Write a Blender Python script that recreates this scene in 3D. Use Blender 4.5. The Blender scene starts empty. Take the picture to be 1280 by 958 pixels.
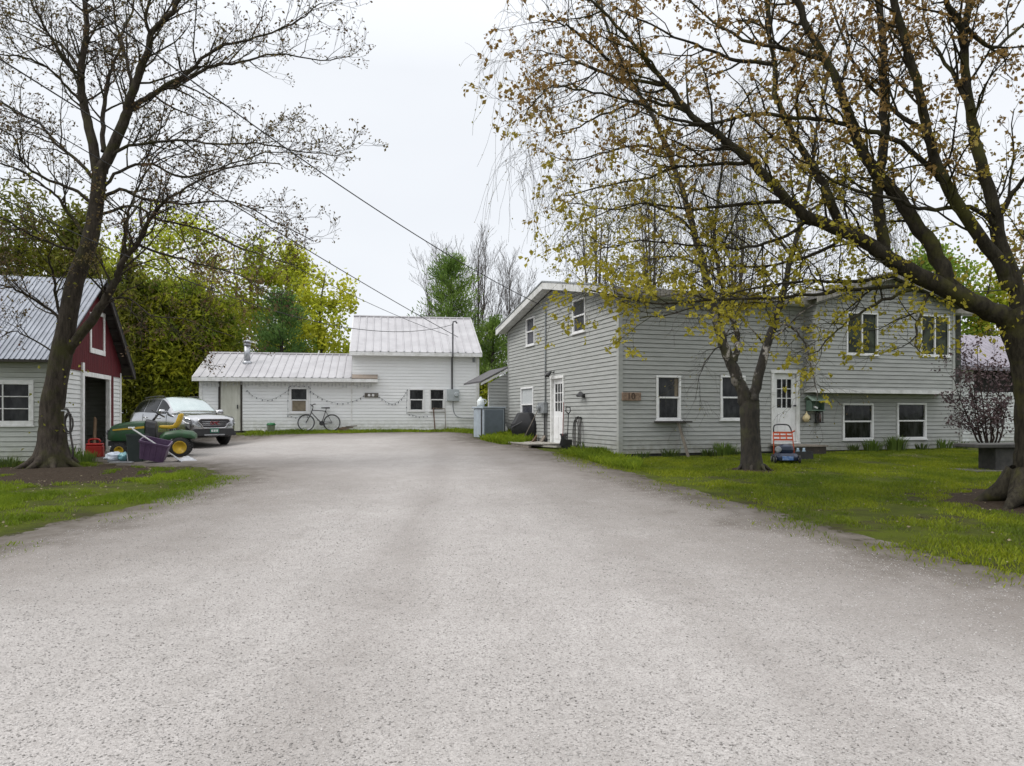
import bpy, math, random
import numpy as np
from mathutils import Vector, Matrix, noise
random.seed(11); rng = np.random.default_rng(11)
SC = bpy.context.scene; COL = SC.collection
R = math.radians
F, HZ, CX, CAMZ = 924.0, 519.0, 640.0, 1.6      # photo focal length (px), horizon row, centre column, eye height (m)

# ---------------------------------------------------------------- terrain
def smooth(a, b, x):
    t = min(1, max(0, (x - a) / (b - a))); return t * t * (3 - 2 * t)
def gz(x, y):
    yy = y if y < 36 else 36 + (y - 36) * 0.15
    if y > 90: yy = 36 + 54 * 0.15
    if y < -10: yy = -10
    dip = .20 * smooth(-7.5, -10.5, -abs(x)) if False else .20 * smooth(7.5, 10.5, -x) * smooth(20.5, 24, y) * (1 - smooth(27.2, 28.6, y))
    return 0.027 * yy + 0.12 * smooth(24, 30, y) - dip
def P3(px, py, Y):
    return Vector(((px - CX) / F * Y, Y, CAMZ + (HZ - py) / F * Y))
def G(px, py):
    Y = F * CAMZ / (py - 494.0); return Vector(((px - CX) / F * Y, Y, 0))
def GP(px, py):
    g = G(px, py); return Vector((g.x, g.y, gz(g.x, g.y)))

# ---------------------------------------------------------------- materials
def new_mat(name):
    m = bpy.data.materials.new(name); m.use_nodes = True
    nt = m.node_tree; nt.nodes.clear()
    o = nt.nodes.new('ShaderNodeOutputMaterial'); b = nt.nodes.new('ShaderNodeBsdfPrincipled')
    nt.links.new(b.outputs[0], o.inputs[0])
    return m, nt, b, o
def nd(nt, t, **kw):
    n = nt.nodes.new(t)
    for k, v in kw.items(): setattr(n, k, v)
    return n
def mixc(nt, fac, a, b, bt='MIX'):
    n = nd(nt, 'ShaderNodeMix', data_type='RGBA', blend_type=bt)
    for s, v in ((0, fac), (6, a), (7, b)):
        if hasattr(v, 'links'): nt.links.new(v, n.inputs[s])
        elif s == 0: n.inputs[0].default_value = v
        else: n.inputs[s].default_value = (*v, 1) if len(v) == 3 else v
    return n.outputs[2]
def nz(nt, scale, detail=4, rough=.6, vec=None, sx=(1, 1, 1)):
    n = nd(nt, 'ShaderNodeTexNoise'); n.inputs['Scale'].default_value = scale
    n.inputs['Detail'].default_value = detail; n.inputs['Roughness'].default_value = rough
    if vec is None:
        tc = nd(nt, 'ShaderNodeTexCoord'); vec = tc.outputs['Object']
    if sx != (1, 1, 1):
        mp = nd(nt, 'ShaderNodeMapping'); mp.inputs['Scale'].default_value = sx
        nt.links.new(vec, mp.inputs[0]); vec = mp.outputs[0]
    nt.links.new(vec, n.inputs['Vector']); return n.outputs['Fac']
def ramp(nt, fac, lo, hi, a=0., b=1.):
    n = nd(nt, 'ShaderNodeMapRange'); n.clamp = True
    nt.links.new(fac, n.inputs[0])
    for i, v in enumerate((lo, hi, a, b)): n.inputs[i + 1].default_value = v
    return n.outputs[0]
def bump(nt, b, h, strength=.3, dist=.01):
    n = nd(nt, 'ShaderNodeBump'); n.inputs['Strength'].default_value = strength; n.inputs['Distance'].default_value = dist
    nt.links.new(h, n.inputs['Height']); nt.links.new(n.outputs[0], b.inputs['Normal'])
MATS = {}
def M(name, col=None, col2=None, scale=6., rough=.6, metal=0., bmp=0., sx=(1, 1, 1), lo=.4, hi=.65, spec=.5, detail=5):
    if name in MATS: return MATS[name]
    m, nt, b, o = new_mat(name)
    if col2 is None: col2 = tuple(c * .72 for c in col)
    f = nz(nt, scale, detail, .65, sx=sx)
    nt.links.new(mixc(nt, ramp(nt, f, lo, hi), col, col2), b.inputs['Base Color'])
    b.inputs['Roughness'].default_value = rough; b.inputs['Metallic'].default_value = metal
    b.inputs['Specular IOR Level'].default_value = spec
    if bmp: bump(nt, b, nz(nt, scale * 4, 5, .7, sx=sx), bmp)
    MATS[name] = m; return m
def siding_mat(name, col, dirt, grime, zlo, amount=.55):
    """painted lap boards: per-board tint, streaky weathering, splash dirt close to the ground"""
    m, nt, b, o = new_mat(name)
    tc = nd(nt, 'ShaderNodeTexCoord')
    base = mixc(nt, ramp(nt, nz(nt, 1.6, 6, .7, tc.outputs['Object'], (1, 1, 6)), .38, .72, 0, amount), col, dirt)
    base = mixc(nt, ramp(nt, nz(nt, 9, 4, .7, tc.outputs['Object'], (4, 4, .5)), .55, .8, 0, .35), base, dirt)
    sep = nd(nt, 'ShaderNodeSeparateXYZ'); nt.links.new(tc.outputs['Object'], sep.inputs[0])
    g = ramp(nt, sep.outputs[2], zlo, zlo + .55, 1, 0)
    mu = nd(nt, 'ShaderNodeMath', operation='MULTIPLY'); nt.links.new(g, mu.inputs[0])
    nt.links.new(ramp(nt, nz(nt, 4, 5, .7, tc.outputs['Object']), .35, .7), mu.inputs[1])
    base = mixc(nt, mu.outputs[0], base, grime)
    nt.links.new(base, b.inputs['Base Color']); b.inputs['Roughness'].default_value = .55
    b.inputs['Specular IOR Level'].default_value = .3
    bump(nt, b, nz(nt, 40, 3, .6, tc.outputs['Object'], (.2, .2, 3)), .12, .004)
    return m
def leaf_mat(name, c1, c2, c3=None, zlo=None, zhi=None, trans=.35):
    m, nt, b, o = new_mat(name)
    ge = nd(nt, 'ShaderNodeNewGeometry')
    c = mixc(nt, ge.outputs['Random Per Island'], c1, c2)
    if c3:
        tc = nd(nt, 'ShaderNodeTexCoord')
        if zlo is None: f = ramp(nt, nz(nt, .55, 3, .6, tc.outputs['Object']), .4, .62)
        else:
            sep = nd(nt, 'ShaderNodeSeparateXYZ'); nt.links.new(tc.outputs['Object'], sep.inputs[0])
            ad = nd(nt, 'ShaderNodeMath', operation='ADD'); nt.links.new(sep.outputs[2], ad.inputs[0])
            nt.links.new(ramp(nt, nz(nt, .9, 3, .6, tc.outputs['Object']), .3, .7, -1.2, 1.2), ad.inputs[1])
            f = ramp(nt, ad.outputs[0], zlo, zhi)
        c = mixc(nt, f, c, c3)
    nt.links.new(c, b.inputs['Base Color']); b.inputs['Roughness'].default_value = .6
    b.inputs['Specular IOR Level'].default_value = .25
    t = nd(nt, 'ShaderNodeBsdfTranslucent'); nt.links.new(c, t.inputs[0])
    mx = nd(nt, 'ShaderNodeMixShader'); mx.inputs[0].default_value = trans
    nt.links.new(b.outputs[0], mx.inputs[1]); nt.links.new(t.outputs[0], mx.inputs[2]); nt.links.new(mx.outputs[0], o.inputs[0])
    return m
def bark_mat(name, c1, c2, moss=None, sx=(1, 1, .25), scale=14):
    m, nt, b, o = new_mat(name)
    tc = nd(nt, 'ShaderNodeTexCoord')
    h = nz(nt, scale, 6, .7, tc.outputs['Object'], sx)
    c = mixc(nt, ramp(nt, h, .38, .62), c1, c2)
    if moss: c = mixc(nt, ramp(nt, nz(nt, 2.2, 4, .65, tc.outputs['Object']), .48, .66, 0, .8), c, moss)
    nt.links.new(c, b.inputs['Base Color']); b.inputs['Roughness'].default_value = .9
    b.inputs['Specular IOR Level'].default_value = .15
    bump(nt, b, h, .9, .03); return m

# ---------------------------------------------------------------- mesh collector
class MB:
    def __init__(s): s.v = []; s.f = []; s.mi = []; s.m = 0
    def add(s, vs, fs):
        o = len(s.v); s.v.extend([tuple(v) for v in vs])
        for f in fs: s.f.append(tuple(i + o for i in f)); s.mi.append(s.m)
        return s
    def box(s, x0, x1, y0, y1, z0, z1, T=None):
        vs = [Vector((x, y, z)) for z in (z0, z1) for x, y in ((x0, y0), (x1, y0), (x1, y1), (x0, y1))]
        if T is not None: vs = [T @ v for v in vs]
        return s.add(vs, [(3, 2, 1, 0), (4, 5, 6, 7), (0, 1, 5, 4), (1, 2, 6, 5), (2, 3, 7, 6), (3, 0, 4, 7)])
    def beam(s, a, b, w, h, up=(0, 0, 1)):
        a = Vector(a); b = Vector(b); d = (b - a).normalized(); u = Vector(up)
        x = d.cross(u)
        if x.length < 1e-4: x = d.cross(Vector((1, 0, 0)))
        x.normalize(); z = x.cross(d).normalized()
        vs = [p + x * (sx * w / 2) + z * (sz * h / 2) for p in (a, b) for sx, sz in ((-1, -1), (1, -1), (1, 1), (-1, 1))]
        return s.add(vs, [(3, 2, 1, 0), (4, 5, 6, 7), (0, 1, 5, 4), (1, 2, 6, 5), (2, 3, 7, 6), (3, 0, 4, 7)])
    def tube(s, pts, rad, k=8, cap=True, closed=False):
        n = len(pts); pts = [Vector(p) for p in pts]
        if not hasattr(rad, '__len__'): rad = [rad] * n
        vs = []; ref = None
        for i, p in enumerate(pts):
            if closed: d = pts[(i + 1) % n] - pts[i - 1]
            else: d = pts[min(i + 1, n - 1)] - pts[max(i - 1, 0)]
            d = d.normalized() if d.length > 1e-9 else Vector((0, 0, 1))
            if ref is None:
                ref = Vector((0, 0, 1)) if abs(d.z) < .9 else Vector((1, 0, 0))
            a = d.cross(ref)
            if a.length < 1e-4: a = d.cross(Vector((.3, 1, .2)))
            a.normalize(); b2 = d.cross(a).normalized(); ref = a.cross(d).normalized() * 1.0
            for j in range(k):
                t = 2 * math.pi * j / k
                vs.append(p + (a * math.cos(t) + b2 * math.sin(t)) * rad[i])
        fs = []
        for i in range(n if closed else n - 1):
            i2 = (i + 1) % n
            for j in range(k):
                j2 = (j + 1) % k
                fs.append((i * k + j, i * k + j2, i2 * k + j2, i2 * k + j))
        if cap and not closed:
            fs.append(tuple(range(k - 1, -1, -1))); fs.append(tuple((n - 1) * k + j for j in range(k)))
        return s.add(vs, fs)
    def cyl(s, a, b, r0, r1=None, k=16): return s.tube([a, b], [r0, r0 if r1 is None else r1], k)
    def lathe(s, prof, c=(0, 0, 0), k=20, axis='z', T=None, cap=True):
        vs = []; c = Vector(c)
        for r, z in prof:
            for j in range(k):
                t = 2 * math.pi * j / k; x, y = r * math.cos(t), r * math.sin(t)
                v = Vector((x, y, z)) if axis == 'z' else Vector((x, z, y)) if axis == 'y' else Vector((z, x, y))
                if T is not None: v = T @ v
                vs.append(v + c)
        fs = []
        for i in range(len(prof) - 1):
            for j in range(k): fs.append((i * k + j, i * k + (j + 1) % k, (i + 1) * k + (j + 1) % k, (i + 1) * k + j))
        if cap and prof[0][0] > 1e-6: fs.append(tuple(range(k - 1, -1, -1)))
        if cap and prof[-1][0] > 1e-6: fs.append(tuple((len(prof) - 1) * k + j for j in range(k)))
        return s.add(vs, fs)
    def torus(s, c, r, rt, axis='y', k=28, kt=8):
        c = Vector(c); pts = []
        for j in range(k):
            t = 2 * math.pi * j / k; a, b = r * math.cos(t), r * math.sin(t)
            pts.append(c + (Vector((a, 0, b)) if axis == 'y' else Vector((a, b, 0)) if axis == 'z' else Vector((0, a, b))))
        return s.tube(pts, rt, kt, closed=True)
    def prism(s, poly, ext):
        n = len(poly); e = Vector(ext); vs = [Vector(p) for p in poly] + [Vector(p) + e for p in poly]
        return s.add(vs, [tuple(range(n - 1, -1, -1)), tuple(range(n, 2 * n))] + [(i, (i + 1) % n, n + (i + 1) % n, n + i) for i in range(n)])
    def loft(s, rings, cap=True):
        n = len(rings[0]); vs = [p for r in rings for p in r]; fs = []
        for i in range(len(rings) - 1):
            for j in range(n): fs.append((i * n + j, i * n + (j + 1) % n, (i + 1) * n + (j + 1) % n, (i + 1) * n + j))
        if cap: fs.append(tuple(range(n - 1, -1, -1))); fs.append(tuple((len(rings) - 1) * n + j for j in range(n)))
        return s.add(vs, fs)
    def build(s, name, mat, parent=None, loc=(0, 0, 0), rz=0, smooth=False, bevel=0, segs=2):
        me = bpy.data.meshes.new(name); me.from_pydata(s.v, [], s.f); me.update()
        mats = mat if isinstance(mat, (list, tuple)) else [mat]
        for m in mats: me.materials.append(m)
        if len(mats) > 1: me.polygons.foreach_set('material_index', s.mi)
        import bmesh
        bm = bmesh.new(); bm.from_mesh(me); bmesh.ops.recalc_face_normals(bm, faces=bm.faces); bm.to_mesh(me); bm.free()
        if smooth: me.shade_smooth() if smooth == 1 else me.shade_auto(smooth) if hasattr(me, 'shade_auto') else me.shade_smooth()
        o = bpy.data.objects.new(name, me); COL.objects.link(o)
        o.location = loc; o.rotation_euler = (0, 0, rz)
        if parent is not None: o.parent = parent
        if bevel:
            b = o.modifiers.new('bevel', 'BEVEL'); b.width = bevel; b.segments = segs; b.limit_method = 'ANGLE'; b.angle_limit = R(40)
        return o
def np_mesh(name, V, faces_flat, nper, mat, parent=None, loc=(0, 0, 0), smooth=False):
    """big mesh from numpy arrays (V: n x 3, faces: flat index array, nper verts per face)"""
    me = bpy.data.meshes.new(name); n = len(V); nf = len(faces_flat) // nper
    me.vertices.add(n); me.vertices.foreach_set('co', np.asarray(V, np.float32).ravel())
    me.loops.add(nf * nper); me.loops.foreach_set('vertex_index', np.asarray(faces_flat, np.int32))
    me.polygons.add(nf); me.polygons.foreach_set('loop_start', np.arange(nf, dtype=np.int32) * nper)
    me.polygons.foreach_set('loop_total', np.full(nf, nper, np.int32))
    me.update(calc_edges=True); me.validate()
    if smooth: me.shade_smooth()
    me.materials.append(mat)
    o = bpy.data.objects.new(name, me); COL.objects.link(o); o.location = loc
    if parent is not None: o.parent = parent
    return o
def tag(o, label, cat, group=None, kind=None):
    o['label'] = label; o['category'] = cat
    if group: o['group'] = group
    if kind: o['kind'] = kind
    return o
def thing(name, label, cat, loc=(0, 0, 0), rz=0, group=None):
    o = bpy.data.objects.new(name, None); COL.objects.link(o); o.location = loc; o.rotation_euler = (0, 0, rz)
    o.empty_display_size = .2
    return tag(o, label, cat, group)
def struct(o): o['kind'] = 'structure'; return o
def text_part(name, s, size, mat, parent, Mx, ext=.004):
    cu = bpy.data.curves.new(name, 'FONT'); cu.body = s; cu.size = size; cu.extrude = ext; cu.align_x = 'CENTER'; cu.align_y = 'CENTER'
    t = bpy.data.objects.new(name, cu); COL.objects.link(t)
    me = bpy.data.meshes.new_from_object(t); COL.objects.unlink(t); bpy.data.objects.remove(t)
    me.name = name; me.materials.clear(); me.materials.append(mat); me.transform(Mx)
    o = bpy.data.objects.new(name, me); COL.objects.link(o); o.parent = parent; return o
def catmull(pts, sub=4):
    pts = [tuple(p) for p in pts]; out = []
    for i in range(len(pts) - 1):
        p0 = pts[max(i - 1, 0)]; p1 = pts[i]; p2 = pts[i + 1]; p3 = pts[min(i + 2, len(pts) - 1)]
        for k in range(sub):
            t = k / sub
            out.append(tuple(.5 * (2 * b + (c - a) * t + (2 * a - 5 * b + 4 * c - d) * t * t + (3 * b - a - 3 * c + d) * t ** 3) for a, b, c, d in zip(p0, p1, p2, p3)))
    out.append(pts[-1]); return out

# ---------------------------------------------------------------- camera, light, sky
cam = bpy.data.cameras.new('camera'); co = bpy.data.objects.new('camera', cam); COL.objects.link(co)
co.location = (0, 0, CAMZ); co.rotation_euler = (R(90), 0, 0)
cam.sensor_width = 36; cam.lens = F / 1280 * 36; cam.shift_y = (HZ - 479) / 1280; cam.clip_end = 3000
SC.camera = co
SUN_EL, SUN_AZ = 52, 252           # degrees; azimuth measured clockwise from +Y: behind the camera, to the left
sl = bpy.data.lights.new('sun', 'SUN'); sl.energy = 1.7; sl.angle = R(24); sl.color = (1, .975, .94)
so = bpy.data.objects.new('sun', sl); COL.objects.link(so)
sd = Vector((math.sin(R(SUN_AZ)) * math.cos(R(SUN_EL)), math.cos(R(SUN_AZ)) * math.cos(R(SUN_EL)), math.sin(R(SUN_EL))))
so.rotation_euler = sd.to_track_quat('Z', 'Y').to_euler(); so.location = (-10, -10, 30)
W = bpy.data.worlds.new('World'); SC.world = W; W.use_nodes = True
nt = W.node_tree; nt.nodes.clear()
wo = nd(nt, 'ShaderNodeOutputWorld'); bg = nd(nt, 'ShaderNodeBackground'); bg.inputs[1].default_value = .12
sky = nd(nt, 'ShaderNodeTexSky', sky_type='NISHITA'); sky.sun_disc = False
sky.sun_elevation = R(SUN_EL); sky.sun_rotation = R(SUN_AZ)
tc = nd(nt, 'ShaderNodeTexCoord'); sp = nd(nt, 'ShaderNodeSeparateXYZ'); nt.links.new(tc.outputs['Generated'], sp.inputs[0])
grad = ramp(nt, sp.outputs[2], .42, 1., 0, 1)
cloud = mixc(nt, grad, (7.25, 7.45, 7.75), (17.5, 17.6, 17.8))
cl = mixc(nt, ramp(nt, nz(nt, 2.2, 4, .5, tc.outputs['Generated'], (1, 1, 2.5)), .35, .7, 0, .24), cloud, (5.5, 5.8, 6.3))
nt.links.new(mixc(nt, .93, sky.outputs[0], cl), bg.inputs[0]); nt.links.new(bg.outputs[0], wo.inputs[0])
vs = SC.view_settings; vs.view_transform = 'Standard'; vs.look = 'None'; vs.exposure = 0.16; vs.gamma = 1; vs.use_curve_mapping = False
SC.render.engine = 'CYCLES'
SC.cycles.max_bounces = 6; SC.cycles.transparent_max_bounces = 8
# ================================================================ ground, driveway, grass
def inside(poly, x, y):
    c = False; n = len(poly); j = n - 1
    for i in range(n):
        xi, yi = poly[i]; xj, yj = poly[j]
        if (yi > y) != (yj > y) and x < (xj - xi) * (y - yi) / (yj - yi) + xi: c = not c
        j = i
    return c
def edge_dist(poly, x, y):
    best = 1e9; n = len(poly)
    for i in range(n):
        ax, ay = poly[i]; bx, by = poly[(i + 1) % n]; dx, dy = bx - ax, by - ay
        t = max(0, min(1, ((x - ax) * dx + (y - ay) * dy) / (dx * dx + dy * dy + 1e-12)))
        best = min(best, math.hypot(ax + t * dx - x, ay + t * dy - y))
    return best
gpx = lambda L: [tuple(G(*p)[:2]) for p in L]
DRIVE = [(-9, -6), (-13, 7)] + gpx([(-60, 684), (0, 668), (80, 650), (170, 630), (250, 604), (263, 589), (238, 584), (150, 584), (101, 575)]) + \
        [(-11.3, 19.2), (-12.35, 23.3), (-13.9, 26.5), (-12.6, 28.2)] + \
        gpx([(330, 546), (400, 545), (470, 544), (560, 543.5), (592, 545), (600, 550), (628, 555.5), (652, 556), (700, 566), (760, 581), (830, 601), (900, 618), (1000, 646), (1100, 671), (1200, 697), (1280, 716)]) + [(8.5, 3.5), (11, -6)]
TRACKS = [gpx([(250, 1100), (360, 950), (400, 860), (470, 740), (520, 660), (545, 610), (552, 575), (548, 555)]),
          gpx([(1500, 900), (1280, 760), (1120, 700), (960, 655), (800, 610), (680, 575), (600, 557)]),
          gpx([(1500, 1250), (1150, 950), (960, 830), (820, 720), (720, 640), (650, 590), (600, 560)])]
def line_dist(L, x, y):
    best = 1e9
    for (ax, ay), (bx, by) in zip(L[:-1], L[1:]):
        dx, dy = bx - ax, by - ay
        t = max(0, min(1, ((x - ax) * dx + (y - ay) * dy) / (dx * dx + dy * dy + 1e-12)))
        best = min(best, math.hypot(ax + t * dx - x, ay + t * dy - y))
    return best
TREE_SPOTS = [(G(70, 592), 3.0), (G(1290, 628), 2.0), (G(940, 588), .8)]

# base ground: fine near the camera, coarse to the horizon
xs = np.concatenate([[-900, -300, -120, -60], np.linspace(-34, 34, 137), [60, 120, 300, 900]])
ys = np.concatenate([[-300, -60, -15], np.linspace(-6, 44, 101), [52, 64, 80, 110, 200, 500, 1500]])
V = []; dirt = []
for y in ys:
    for x in xs:
        h = gz(x, y) + (noise.noise(Vector((x * .7, y * .7, 3))) * .025 if abs(x) < 34 and -6 <= y <= 44 else 0)
        d = 0
        for c, r in TREE_SPOTS:
            q = math.hypot(x - c.x, y - c.y); d = max(d, 1 - smooth(r * .45, r * 1.1, q)); h += .10 * (1 - smooth(0, r * .6, q))
        V.append((x, y, h)); dirt.append(d)
nx, ny = len(xs), len(ys)
I = np.arange(nx * ny).reshape(ny, nx)
Fq = np.stack([I[:-1, :-1], I[:-1, 1:], I[1:, 1:], I[1:, :-1]], -1).reshape(-1)
m, nt, b, o = new_mat('turf_soil'); tc = nd(nt, 'ShaderNodeTexCoord')
at = nd(nt, 'ShaderNodeAttribute', attribute_name='dirt')
c = mixc(nt, ramp(nt, nz(nt, 1.1, 6, .7, tc.outputs['Object']), .4, .62), (.095, .12, .012), (.055, .066, .014))
c = mixc(nt, ramp(nt, nz(nt, 3.3, 5, .7, tc.outputs['Object']), .5, .68, 0, .75), c, (.095, .105, .018))
c = mixc(nt, ramp(nt, nz(nt, .9, 6, .75, tc.outputs['Object'], (.7, 1.5, 1)), .52, .62, 0, .75), c, (.058, .046, .030))
soil = mixc(nt, ramp(nt, nz(nt, 14, 6, .75, tc.outputs['Object']), .4, .62), (.042, .030, .021), (.070, .053, .038))
ad = nd(nt, 'ShaderNodeMath', operation='ADD'); nt.links.new(at.outputs['Fac'], ad.inputs[0])
nt.links.new(ramp(nt, nz(nt, 5, 6, .7, tc.outputs['Object']), .3, .7, -.5, .5), ad.inputs[1])
c = mixc(nt, ramp(nt, ad.outputs[0], .35, .55), c, soil)
nt.links.new(c, b.inputs['Base Color']); b.inputs['Roughness'].default_value = .95; b.inputs['Specular IOR Level'].default_value = .1
bump(nt, b, nz(nt, 30, 6, .8, tc.outputs['Object']), 1.0, .05)
ground = struct(np_mesh('ground', V, Fq, 4, m, smooth=True))
a = ground.data.attributes.new('dirt', 'FLOAT', 'POINT'); a.data.foreach_set('value', np.array(dirt, np.float32))

# driveway: crushed stone, thinning out into the grass at its edges
def hz(x, y): return gz(x, y) + noise.noise(Vector((x * .7, y * .7, 3))) * .025
st = .25; xs = np.arange(-16, 12.01, st); ys = np.arange(-6, 31.01, st)
idx = {}; V = []; cov = []; trk = []; Q = []
def vid(i, j):
    if (i, j) in idx: return idx[i, j]
    x, y = xs[i], ys[j]; d = edge_dist(DRIVE, x, y); d = d if inside(DRIVE, x, y) else -d
    t = 0
    for L, wgt in zip(TRACKS, (.8, 1., .6)):
        q = line_dist(L, x, y) + noise.noise(Vector((x * .5, y * .5, 9))) * .25; t = max(t, wgt * (1 - smooth(.06, .42, q)))
    idx[i, j] = len(V); V.append((x, y, hz(x, y) + .03 * smooth(-.6, 1.0, d) - .012 + .0)); cov.append(d); trk.append(t); return idx[i, j]
for j in range(len(ys) - 1):
    for i in range(len(xs) - 1):
        x, y = xs[i] + st / 2, ys[j] + st / 2
        if inside(DRIVE, x, y) or edge_dist(DRIVE, x, y) < .7:
            Q += [vid(i, j), vid(i + 1, j), vid(i + 1, j + 1), vid(i, j + 1)]
m, nt, b, o = new_mat('crushed_stone'); tc = nd(nt, 'ShaderNodeTexCoord')
vo = nd(nt, 'ShaderNodeTexVoronoi'); vo.inputs['Scale'].default_value = 105; nt.links.new(tc.outputs['Object'], vo.inputs['Vector'])
vo2 = nd(nt, 'ShaderNodeTexVoronoi'); vo2.inputs['Scale'].default_value = 240; nt.links.new(tc.outputs['Object'], vo2.inputs['Vector'])
sc = nd(nt, 'ShaderNodeSeparateColor'); nt.links.new(vo.outputs['Color'], sc.inputs[0])
sc2 = nd(nt, 'ShaderNodeSeparateColor'); nt.links.new(vo2.outputs['Color'], sc2.inputs[0])
c = mixc(nt, sc.outputs[0], (.24, .222, .21), (.50, .472, .452))
c = mixc(nt, .45, c, mixc(nt, sc2.outputs[0], (.22, .205, .194), (.52, .494, .476)))
c = mixc(nt, ramp(nt, sc.outputs[1], .92, .96, 0, .65), c, (.13, .12, .112))
c = mixc(nt, ramp(nt, nz(nt, .45, 6, .7, tc.outputs['Object']), .40, .64, 0, .40), c, (.25, .232, .218))
c = mixc(nt, ramp(nt, nz(nt, 5, 5, .75, tc.outputs['Object']), .50, .68, 0, .28), c, (.22, .206, .193))
at = nd(nt, 'ShaderNodeAttribute', attribute_name='track'); ac = nd(nt, 'ShaderNodeAttribute', attribute_name='cover')
tm = nd(nt, 'ShaderNodeMath', operation='MULTIPLY'); nt.links.new(at.outputs['Fac'], tm.inputs[0])
nt.links.new(ramp(nt, nz(nt, 1.7, 6, .75, tc.outputs['Object']), .3, .65, .18, .62), tm.inputs[1])
c = mixc(nt, tm.outputs[0], c, (.20, .18, .165))
en = nd(nt, 'ShaderNodeMath', operation='ADD'); nt.links.new(ac.outputs['Fac'], en.inputs[0])
nt.links.new(ramp(nt, nz(nt, 1.3, 6, .75, tc.outputs['Object']), .3, .7, -.6, .6), en.inputs[1])
c = mixc(nt, ramp(nt, en.outputs[0], 0, 3.8, 1.0, 0), c, (.145, .126, .11))
c = mixc(nt, ramp(nt, en.outputs[0], 0, 1.25, .9, 0), c, (.068, .057, .042))
nt.links.new(c, b.inputs['Base Color']); b.inputs['Roughness'].default_value = .85; b.inputs['Specular IOR Level'].default_value = .2
c = mixc(nt, ramp(nt, nz(nt, 2.2, 7, .8, tc.outputs['Object'], (1.6, .5, 1)), .5, .68, 0, .35), c, (.24, .222, .205)); nt.links.new(c, b.inputs['Base Color'])
hh = nd(nt, 'ShaderNodeMath', operation='ADD'); nt.links.new(vo.outputs['Distance'], hh.inputs[0]); nt.links.new(nz(nt, 60, 5, .7, tc.outputs['Object']), hh.inputs[1])
bump(nt, b, hh.outputs[0], .4, .009)
cut = nd(nt, 'ShaderNodeMath', operation='ADD'); nt.links.new(ac.outputs['Fac'], cut.inputs[0])
nt.links.new(ramp(nt, nz(nt, 2.6, 8, .82, tc.outputs['Object']), .3, .7, -.62, .62), cut.inputs[1])
tr = nd(nt, 'ShaderNodeBsdfTransparent'); mx = nd(nt, 'ShaderNodeMixShader')
nt.links.new(ramp(nt, cut.outputs[0], -.03, .03), mx.inputs[0]); nt.links.new(tr.outputs[0], mx.inputs[1]); nt.links.new(b.outputs[0], mx.inputs[2]); nt.links.new(mx.outputs[0], o.inputs[0])
drv = struct(np_mesh('driveway', V, Q, 4, m, smooth=True))
for nm, val in (('cover', cov), ('track', trk)):
    a = drv.data.attributes.new(nm, 'FLOAT', 'POINT'); a.data.foreach_set('value', np.array(val, np.float32))

# loose stones lying on the drive (uncountable)
N = 120000
yy = 2.3 + 11.5 * rng.random(N) ** 1.25; xx = (rng.random(N) - .5) * 1.5 * yy
ok = np.array([inside(DRIVE, x, y) and edge_dist(DRIVE, x, y) > .7 for x, y in zip(xx, yy)]); xx, yy = xx[ok], yy[ok]; N = len(xx)
sz = .0028 + .0058 * rng.random(N) ** 3.0
octv = np.array([[1, 0, 0], [0, 1, 0], [-1, 0, 0], [0, -1, 0], [0, 0, .7], [0, 0, -.5]])
octf = np.array([[0, 1, 4], [1, 2, 4], [2, 3, 4], [3, 0, 4], [1, 0, 5], [2, 1, 5], [3, 2, 5], [0, 3, 5]])
zz = np.array([hz(x, y) + .018 for x, y in zip(xx, yy)])
an = rng.random(N) * 6.28; ca, sa = np.cos(an), np.sin(an)
pv = octv[None] * (.7 + .6 * rng.random((N, 6, 1))) * sz[:, None, None]
pv = np.stack([pv[..., 0] * ca[:, None] - pv[..., 1] * sa[:, None], pv[..., 0] * sa[:, None] + pv[..., 1] * ca[:, None], pv[..., 2]], -1)
pv += np.stack([xx, yy, zz + sz * .08], -1)[:, None]
pf = (octf[None] + (np.arange(N) * 6)[:, None, None]).reshape(-1)
m, nt, b, o = new_mat('loose_stone'); ge = nd(nt, 'ShaderNodeNewGeometry')
nt.links.new(mixc(nt, ge.outputs['Random Per Island'], (.17, .158, .148), (.50, .478, .46)), b.inputs['Base Color']); b.inputs['Roughness'].default_value = .85
gs = np_mesh('gravel_stones', pv.reshape(-1, 3), pf, 3, m); gs['kind'] = 'stuff'; gs['label'] = 'loose pale grey stones scattered over the driveway'; gs['category'] = 'gravel'

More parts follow.
